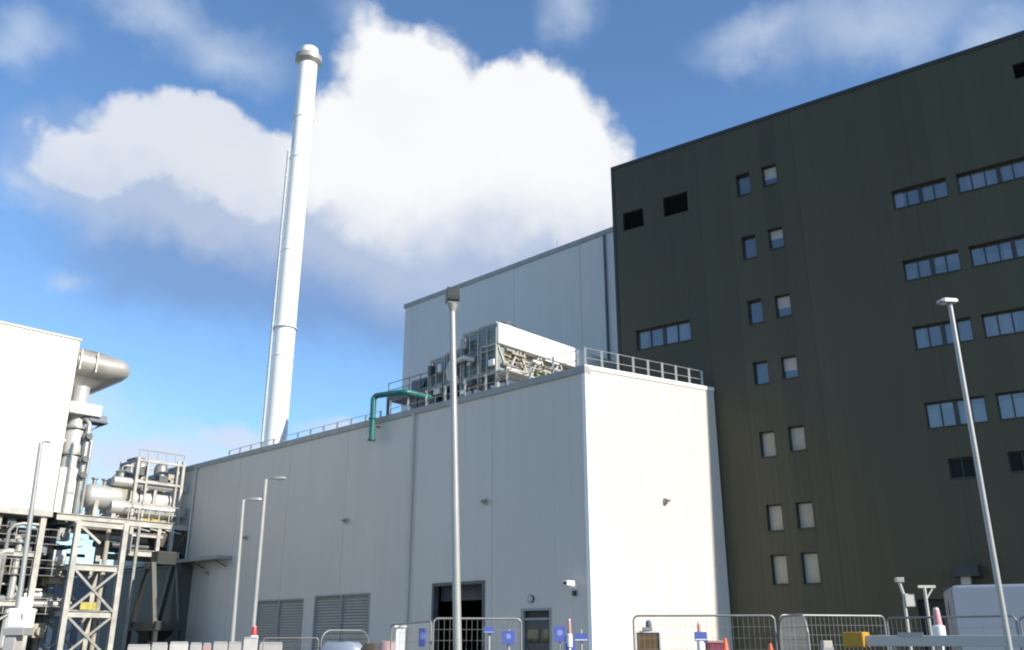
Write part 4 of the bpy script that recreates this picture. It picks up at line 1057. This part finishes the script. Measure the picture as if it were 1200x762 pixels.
def ply_board():
    D = 21.0; a, c = gnd(744, D), gnd(775, D)
    t = thing('plywood_board', 'brown plywood board in a white frame behind the fence', 'board', a, math.atan2(c.y - a.y, c.x - a.x))
    W = (c - a).length; H = H_at(739.5, D)
    m = MB(); m.box(.04, W - .04, 0, .03, .1, H - .04); m.build('sheet', M['ply'], t)
    m = MB(); m.box(0, .04, -.02, .05, 0, H); m.box(W - .04, W, -.02, .05, 0, H); m.box(.04, W - .04, -.02, .05, H - .04, H); m.box(.04, W - .04, -.02, .05, .06, .1); m.build('frame', M['whitetrim'], t)
    for x in (.1, W - .1):
        m = MB(); m.beam((x, .04, 1.2), (x, .8, .02), .05); m.build('prop', M['ply'], t)
    b = thing('site_lamp', 'small grey beacon lamp on top of the brown board', 'lamp', (Vector(a).lerp(c, .55).x, Vector(a).lerp(c, .55).y + .01, H))
    m = MB(); m.box(-.14, .08, -.05, .05, 0, .07); m.build('battery_box', M['steel'], b, bevel=.01)
    m = MB(); m.lathe([(.06, .07), (.07, .1), (.06, .2), (.02, .22)], n=14); m.build('lens', M['bluegrey'], b, smooth=True)
ply_board()

def barrier_gate():
    D = 17.0; a, c = gnd(990, D), gnd(1215, 16.0); ang = math.atan2(c.y - a.y, c.x - a.x); L = (c - a).length
    t = thing('swing_barrier', 'grey steel swing barrier with yellow counterweight before the pale van', 'barrier', a, ang)
    z0, z1 = H_at(757, D), H_at(745.5, D)
    m = MB(); m.box(.2, L, -.06, .06, z0, z1); m.build('beam', M['louvre'], t, bevel=.01)
    m = MB(); m.box(0.02, .38, -.14, .14, z0 - .02, H_at(741.5, D)); m.build('counterweight', M['amber'], t, bevel=.02)
    for f in (.28, .52, .62, .86):
        m = MB(); m.beam((f * L, 0, 0), (f * L, 0, z0), .07); m.build('post', M['steel'], t)
    m = MB(); m.tube((.3 * L, -.0, .6), (.86 * L, 0, .6), .03, n=8); m.build('lower_rail', M['steel'], t)
    m = MB(); m.box(.42 * L - .3, .42 * L + .1, -.075, -.062, z1 - .02, z1 + .045); m.build('top_plate', M['galv'], t)
barrier_gate()

def van():
    D = 23.0; a = gnd(1123, D); ang = R(-20)
    t = thing('panel_van', 'pale blue high roofed van parked behind the fence', 'van', a, ang)
    H = H_at(691, D); L = 5.9; Wd = 2.0
    prof = [(0, .45), (0, H - .08), (.04, H - .02), (.14, H), (4.1, H + .02), (4.45, H - .12), (5.0, H - .85), (5.75, H - 1.2), (L, H - 1.5), (L, .5), (L - .1, .42), (.1, .4)]
    m = MB()
    rg = []
    for y, s in ((0, .0), (.05, .05), (Wd - .05, .05), (Wd, .0)):
        k = 1.0 if s else .985
        rg.append([(p[0], y, .4 + (p[1] - .4) * k) for p in prof])
    m.loft(rg); m.build('body', M['van'], t, bevel=.03)
    m = MB(); m.prism([(4.35, 1.35), (5.45, 1.35), (5.05, H - .78), (4.45, H - .45), (4.35, H - .45)], -.012, .02, 'y'); m.build('side_window', M['vanglass'], t)
    m = MB(); m.box(2.0, 3.4, -.012, .01, .75, H - .3); m.build('sliding_door', M['van'], t, bevel=.006)
    m = MB(); m.box(2.15, 2.33, -.04, -.013, 1.25, 1.3); m.build('door_handle', M['rubber'], t)
    m = MB(); m.box(.05, L - .05, -.03, .02, .5, .68); m.build('rubbing_strip', M['rubber'], t, bevel=.01)
    for x in (1.1, 4.75):
        for y in (-.02, Wd - .2):
            m = MB(); m.tube((x, y, .36), (x, y + .22, .36), .36, n=24); wo = m.build('wheel', M['rubber'], t, smooth=True)
            m = MB(); m.tube((x, y - .006, .36), (x, y + .226, .36), .21, n=18); m.build('rim', M['steel'], wo, smooth=True)
    for y in (.08, Wd - .24):
        m = MB(); m.box(-.02, .02, y, y + .16, .95, 1.4); m.build('tail_light', M['red'], t, bevel=.01)
    m = MB(); m.box(-.014, -.002, Wd / 2 - .01, Wd / 2 + .01, .5, H - .3); m.build('rear_door_seam', M['rubber'], t)
    m = MB(); m.path([(5.0, -.03, 1.35), (5.02, -.2, 1.4)], .03, 6); m.box(4.95, 5.1, -.32, -.16, 1.3, 1.68); m.build('wing_mirror', M['rubber'], t, bevel=.02)
van()

def pole_sign():
    p = gnd(1066, 33)
    t = thing('bent_post', 'thin grey bent post with small box against the dark wall', 'post', p)
    H = H_at(687, 33)
    m = MB(); m.path([(0, 0, 0), (0, 0, H - .6), (.02, 0, H - .45), (-.08, 0, H)], .05, 8); m.build('pole', M['louvre'], t, smooth=True)
    m = MB(); m.box(.0, .32, -.1, .1, H - .75, H - .35); m.build('box', M['louvre'], t, bevel=.02)
    m = MB(); m.box(-.2, .06, -.08, .08, H, H + .16); m.build('lamp', M['steel'], t, bevel=.02)
    m = MB(); m.box(-.15, .15, -.15, .15, 0, .03); m.build('foot', M['steel'], t)
    p = gnd(1092, 33); t = thing('hooked_frame', 'thin grey square topped frame beside the dark doorway', 'frame', p); H = H_at(692, 33)
    m = MB(); m.path([(0, 0, 0), (0, 0, H)], .05, 8); m.build('upright', M['louvre'], t)
    m = MB(); m.beam((-.2, 0, H), (.35, 0, H), .08); m.build('top_bar', M['louvre'], t)
    m = MB(); m.beam((.3, 0, H), (0, 0, H - .4), .04); m.build('brace', M['louvre'], t)
pole_sign()

def small_post():
    t = thing('cream_bollard', 'short cream bollard beside the angled fence panel', 'bollard', gnd(968, 19.5)); H = H_at(751, 19.5)
    m = MB(); m.box(-.09, .09, -.09, .09, 0, H); m.build('shaft', M['cream'], t, bevel=.015)
    m = MB(); m.box(-.1, .1, -.1, .1, H - .22, H - .12); m.build('band', M['coping'], t)
    m = MB(); m.box(-.16, .16, -.16, .16, 0, .04); m.build('foot', M['steel'], t)
small_post()

# white control kiosk on a post, far left
def kiosk():
    D = 31.0; t = thing('control_kiosk', 'bright white control kiosk at the foot of the left lamp post', 'kiosk', gnd(20.5, D))
    z1, z2 = H_at(738, D), H_at(717, D); z3 = H_at(705, D)
    m = MB(); m.box(-.28, .28, -.25, .25, z1, z2); m.build('cabinet', M['white'], t, bevel=.03)
    m = MB(); m.box(-.06, .2, -.16, .16, z2, z3); m.build('upper_box', M['white'], t, bevel=.03)
    m = MB(); m.box(-.31, .27, -.28, .28, z1 - .2, z1 - .003); m.build('shelf', M['galv'], t, bevel=.02)
    m = MB(); m.box(-.28, .05, -.22, .22, 0, z1 - .2); m.build('pedestal', M['barrierwhite'], t, bevel=.03)
    m = MB(); m.box(-.23, .23, -.262, -.251, z1 + .06, z2 - .06); m.build('door', M['white'], t, bevel=.005)
    m = MB(); m.box(.15, .18, -.28, -.263, z1 + .25, z1 + .4); m.build('handle', M['steel'], t)
kiosk()

# white and red plastic barriers in front of the shaded wall
def hoarding():
    D = 34.5
    spec = [(150, 178, 754, 'barrierwhite'), (178, 198, 752, 'barrierwhite'), (199, 222, 751, 'hoardpale'), (223, 238, 752, 'barrierwhite'), (238, 249, 752.5, 'barrierpink'), (250, 268, 751, 'barrierwhite'), (268, 284, 751, 'barrierwhite'), (285, 303, 746, 'hoardpale'), (304, 332, 751.5, 'barrierwhite')]
    labs = ['leftmost off white hoarding panel, beside the tower foot', 'off white hoarding panel second from the tower', 'bright white hoarding panel below the dark hopper', 'off white hoarding panel left of the faded red one', 'faded red hoarding panel in the white row',
            'off white hoarding panel right of the faded red one', 'off white hoarding panel at the foot of the shorter distant lamp post', 'tall bright white hoarding panel at the foot of the taller distant lamp post', 'long off white hoarding panel below the left louvre']
    for (a, b, y, m_), lab in zip(spec, labs):
        p, q = gnd(a + .6, D), gnd(b - .6, D); W = (q - p).length; H = H_at(y + 1.5, D)
        t = thing('hoarding_panel', lab, 'hoarding', p, math.atan2(q.y - p.y, q.x - p.x), 'hoarding panels in front of the grey wall')
        m = MB(); m.box(0, W, -.04, .04, .12, H - .05); m.build('panel', M[m_], t, bevel=.02)
        m = MB(); m.tube((0.02, 0, H - .03), (W - .02, 0, H - .03), .045, n=8); m.build('top_rail', M['galv'], t, smooth=True)
        m = MB(); m.box(.05, .2, -.3, .3, 0, .12); m.box(W - .2, W - .05, -.3, .3, 0, .12); m.build('foot', M['rubber'], t, bevel=.02)
hoarding()
def pallet_items():
    for lab, px, pt, D, mt, w in (('pale blue crate row below the right hand louvre', 402, 753, 30, 'van', .75), ('brown sack pile left of the white gate post', 441, 755, 28, 'brown', .5), ('cream sack beside the brown sacks by the gate post', 455, 752, 26.5, 'barrierpink', .3)):
        t = thing('covered_load', lab, 'covered load', gnd(px, D)); H = H_at(pt, D)
        m = MB(); rg = []
        for z, s in ((.14, 1), (H * .5, 1.02), (H * .9, .95), (H, .7)):
            rg.append([(w * s * math.cos(R(k * 30)) * (1 if abs(math.cos(R(k * 30))) < .9 else .95), .35 * s * math.sin(R(k * 30)), z + .03 * math.sin(k * 2.1)) for k in range(12)])
        m.loft(rg); m.build('load', M[mt], t, smooth=True)
        m = MB(); m.box(-w, w, -.4, .4, .0, .14); m.build('pallet', M['ply'], t)
pallet_items()

# ================================================================== CAMERA
cam = bpy.data.cameras.new('camera'); co = bpy.data.objects.new('camera', cam); COL.objects.link(co)
cam.sensor_width = 36.0; cam.lens = 36.0 * F_PX / 1200.0; cam.clip_start = .1; cam.clip_end = 6000
co.location = (0, 0, EYE); co.rotation_euler = (R(90) + PITCH, 0, 0); scene.camera = co

# ================================================================== LIGHT
SUN_AZ, SUN_EL = 124.2, 31.0                       # azimuth clockwise from +Y
sd = Vector((math.sin(R(SUN_AZ)) * math.cos(R(SUN_EL)), math.cos(R(SUN_AZ)) * math.cos(R(SUN_EL)), math.sin(R(SUN_EL))))
sun = bpy.data.lights.new('sun', 'SUN'); so = bpy.data.objects.new('sun', sun); COL.objects.link(so)
sun.energy = 5.0; sun.angle = R(.53); sun.color = (1.0, .93, .81)
so.rotation_euler = (-sd).to_track_quat('-Z', 'Y').to_euler(); so.location = (40, -30, 60)

# ================================================================== SKY
def sky():
    w = bpy.data.worlds.new('World'); scene.world = w; w.use_nodes = True
    nt = w.node_tree; nt.nodes.clear(); L = nt.links.new
    out = nt.nodes.new('ShaderNodeOutputWorld'); bg = nt.nodes.new('ShaderNodeBackground'); L(bg.outputs[0], out.inputs[0])
    st = nt.nodes.new('ShaderNodeTexSky'); st.sky_type = 'NISHITA'; st.sun_disc = False
    st.sun_elevation = R(SUN_EL); st.sun_rotation = R(SUN_AZ); st.altitude = 50; st.air_density = 1.0; st.dust_density = .15; st.ozone_density = 2.2
    STRENGTH = .134
    bg.inputs['Strength'].default_value = STRENGTH
    tc = nt.nodes.new('ShaderNodeTexCoord'); d = tc.outputs['Generated']
    nz = nt.nodes.new('ShaderNodeVectorMath'); nz.operation = 'NORMALIZE'; L(d, nz.inputs[0])
    sp = nt.nodes.new('ShaderNodeSeparateXYZ'); L(nz.outputs[0], sp.inputs[0])
    az = mth(nt, 'MULTIPLY', mth(nt, 'ARCTAN2', sp.outputs[0], sp.outputs[1]), 57.2958)
    el = mth(nt, 'MULTIPLY', mth(nt, 'ARCSINE', sp.outputs[2]), 57.2958)
    def nfield(scale, detail, off, rough=.58):
        n = nt.nodes.new('ShaderNodeTexNoise'); n.inputs['Scale'].default_value = scale; n.inputs['Detail'].default_value = detail; n.inputs['Roughness'].default_value = rough
        a = nt.nodes.new('ShaderNodeVectorMath'); a.operation = 'ADD'; a.inputs[1].default_value = off; L(nz.outputs[0], a.inputs[0]); L(a.outputs[0], n.inputs['Vector'])
        return n
    wn = nfield(7.0, 6, (3.1, 1.7, .4)); wn2 = nfield(20, 4, (9.1, 4.7, 2.4), .55)
    def cen(n, amp):
        v = nt.nodes.new('ShaderNodeVectorMath'); v.operation = 'SUBTRACT'; v.inputs[1].default_value = (.5, .5, .5); L(n.outputs['Color'], v.inputs[0])
        s = nt.nodes.new('ShaderNodeVectorMath'); s.operation = 'SCALE'; s.inputs['Scale'].default_value = amp; L(v.outputs[0], s.inputs[0]); return s.outputs[0]
    cv = nt.nodes.new('ShaderNodeCombineXYZ'); L(az, cv.inputs[0]); L(el, cv.inputs[1])
    a1 = nt.nodes.new('ShaderNodeVectorMath'); L(cv.outputs[0], a1.inputs[0]); L(cen(wn, 6.5), a1.inputs[1])
    a2 = nt.nodes.new('ShaderNodeVectorMath'); L(a1.outputs[0], a2.inputs[0]); L(cen(wn2, 2.3), a2.inputs[1])
    pos = a2.outputs[0]
    def azel(px, py):
        r = ray(px, py); return math.degrees(math.atan2(r.x, r.y)), math.degrees(math.atan2(r.z, math.hypot(r.x, r.y)))
    def blob(px, py, rx, ry, src=pos):
        a, e = azel(px, py); a0, _ = azel(px - rx, py); a3, _ = azel(px + rx, py); _, e0 = azel(px, py + ry); _, e3 = azel(px, py - ry)
        s = nt.nodes.new('ShaderNodeVectorMath'); s.operation = 'SUBTRACT'; s.inputs[1].default_value = (a, e, 0); L(src, s.inputs[0])
        m = nt.nodes.new('ShaderNodeVectorMath'); m.operation = 'MULTIPLY'; m.inputs[1].default_value = (2 / (a3 - a0), 2 / (e3 - e0), 0); L(s.outputs[0], m.inputs[0])
        fl = nt.nodes.new('ShaderNodeVectorMath'); fl.operation = 'MULTIPLY'; fl.inputs[1].default_value = (1, 1, 0); L(m.outputs[0], fl.inputs[0])
        ln = nt.nodes.new('ShaderNodeVectorMath'); ln.operation = 'LENGTH'; L(fl.outputs[0], ln.inputs[0])
        return mth(nt, 'SUBTRACT', 1, ln.outputs['Value'])
    def union(bs, k=.12):
        r = bs[0]
        for b in bs[1:]: r = mth(nt, 'SMOOTH_MAX', r, b, k)
        return r
    def sstep(v, lo, hi):
        n = nt.nodes.new('ShaderNodeMapRange'); n.interpolation_type = 'SMOOTHSTEP'; n.inputs[1].default_value = lo; n.inputs[2].default_value = hi; L(v, n.inputs[0]); return n.outputs[0]
    # cumulus: crisp heads, soft bases
    heads = union([blob(*b) for b in ((478, 95, 100, 92), (600, 130, 100, 82), (655, 190, 88, 88), (415, 170, 80, 90), (540, 215, 190, 105), (690, 250, 60, 60),
                                      (225, 172, 118, 62), (120, 192, 80, 42), (320, 205, 95, 58))])
    m_head = sstep(heads, -.03, .27)
    body = union([blob(*b) for b in ((520, 270, 270, 130), (220, 225, 230, 90), (640, 270, 150, 120), (380, 250, 150, 110))], .25)
    m_body = sstep(body, -.05, .6)
    shadow = union([blob(*b) for b in ((420, 335, 330, 100), (240, 310, 210, 95), (560, 360, 180, 70))], .25)
    m_shadow = sstep(shadow, -.05, .65)
    wisps = union([blob(*b) for b in ((25, 50, 75, 40), (190, 30, 120, 40), (270, 65, 90, 45), (678, 15, 48, 45), (1030, 25, 190, 62), (900, 45, 90, 40), (170, 545, 250, 75), (60, 470, 160, 50), (215, 522, 85, 16), (130, 535, 80, 22), (260, 515, 40, 10), (30, 215, 60, 28), (78, 325, 32, 20), (430, 30, 60, 40), (1180, 30, 90, 60))], .2)
    m_wisp = sstep(wisps, -.2, 1.2)
    b2_ = nt.nodes.new('ShaderNodeVectorMath'); L(cv.outputs[0], b2_.inputs[0]); L(cen(wn2, 3.0), b2_.inputs[1]); lowp = b2_.outputs[0]
    m_low = sstep(union([blob(*b, src=lowp) for b in ((170, 532, 130, 34), (275, 512, 70, 22), (40, 545, 110, 26), (400, 500, 60, 14))], .2), -.1, .8)
    # open sky elsewhere gets loose fair-weather cloud
    gen = nfield(2.6, 7, (5.5, 8.2, 1.1), .6)
    front = sstep(sp.outputs[1], .55, .1)
    m_gen = mth(nt, 'MULTIPLY', mth(nt, 'MULTIPLY', sstep(gen.outputs['Fac'], .56, .70), front), sstep(sp.outputs[2], .05, .3))
    def mix(fac, a, b):
        n = nt.nodes.new('ShaderNodeMix'); n.data_type = 'RGBA'; L(fac, n.inputs['Factor'])
        for s, x in (('A', a), ('B', b)):
            if isinstance(x, tuple): n.inputs[s].default_value = (*x, 1)
            else: L(x, n.inputs[s])
        return n.outputs['Result']
    def S(c, k=1.0): return tuple(x / STRENGTH * k for x in c)
    hz = nt.nodes.new('ShaderNodeMix')
    base = nt.nodes.new('ShaderNodeVectorMath'); base.operation = 'MULTIPLY'; base.inputs[1].default_value = SKYTINT; L(st.outputs[0], base.inputs[0])
    c = base.outputs[0]
    E = 1 / (2 ** EXPO)
    c = mix(mth(nt, 'MULTIPLY', m_wisp, .55), c, S((.72, .80, .92), E))
    c = mix(mth(nt, 'MULTIPLY', m_low, .75), c, S((.70, .75, .87), E))
    c = mix(mth(nt, 'MULTIPLY', m_shadow, .75), c, S((.21, .34, .62), E))
    n3 = nfield(9, 3, (2.2, .3, 7.7))
    c = mix(mth(nt, 'MULTIPLY', m_body, mth(nt, 'ADD', .55, mth(nt, 'MULTIPLY', n3.outputs['Fac'], .5), clamp=True)), c, S((.52, .60, .76), E))
    # heads: bluish grey low in the cloud, brilliant where the sun reaches (upper right)
    elw = nt.nodes.new('ShaderNodeSeparateXYZ'); L(pos, elw.inputs[0])
    lit = sstep(mth(nt, 'ADD', elw.outputs[1], mth(nt, 'MULTIPLY', mth(nt, 'SUBTRACT', n3.outputs['Fac'], .5), 5.0)), 20.0, 27.5)
    lit = mth(nt, 'MULTIPLY', lit, mth(nt, 'ADD', .90, mth(nt, 'MULTIPLY', sstep(n3.outputs['Fac'], .3, .62), .10)))
    col = mix(lit, S((.52, .60, .76), E), S((.97, .975, .985), E))
    lw = sstep(az, azel(380, 200)[0], azel(300, 200)[0])
    col = mix(mth(nt, 'MULTIPLY', lw, .45), col, S((.62, .68, .80), E))
    c = mix(mth(nt, 'MULTIPLY', mth(nt, 'MULTIPLY', m_head, mth(nt, 'SUBTRACT', 1, mth(nt, 'MULTIPLY', lw, .12))), sstep(elw.outputs[1], 19.5, 29.0)), c, col)
    c = mix(m_gen, c, S((.75, .78, .84), E))
    L(c, bg.inputs['Color'])
    w.cycles.sampling_method = 'MANUAL'; w.cycles.sample_map_resolution = 1024
EXPO = 0.54
SKYTINT = (.76, .93, 1.06)
sky()

vs = scene.view_settings
vs.view_transform = 'Standard'; vs.look = 'None'; vs.exposure = EXPO; vs.gamma = 1.0; vs.use_curve_mapping = False
scene.render.engine = 'CYCLES'
scene.cycles.max_bounces = 8; scene.cycles.diffuse_bounces = 4; scene.cycles.glossy_bounces = 4
scene.cycles.pixel_filter_type = 'BLACKMAN_HARRIS'; scene.cycles.filter_width = 2.0
scene.cycles.use_denoising = True
scene.render.resolution_x = 1024; scene.render.resolution_y = 650
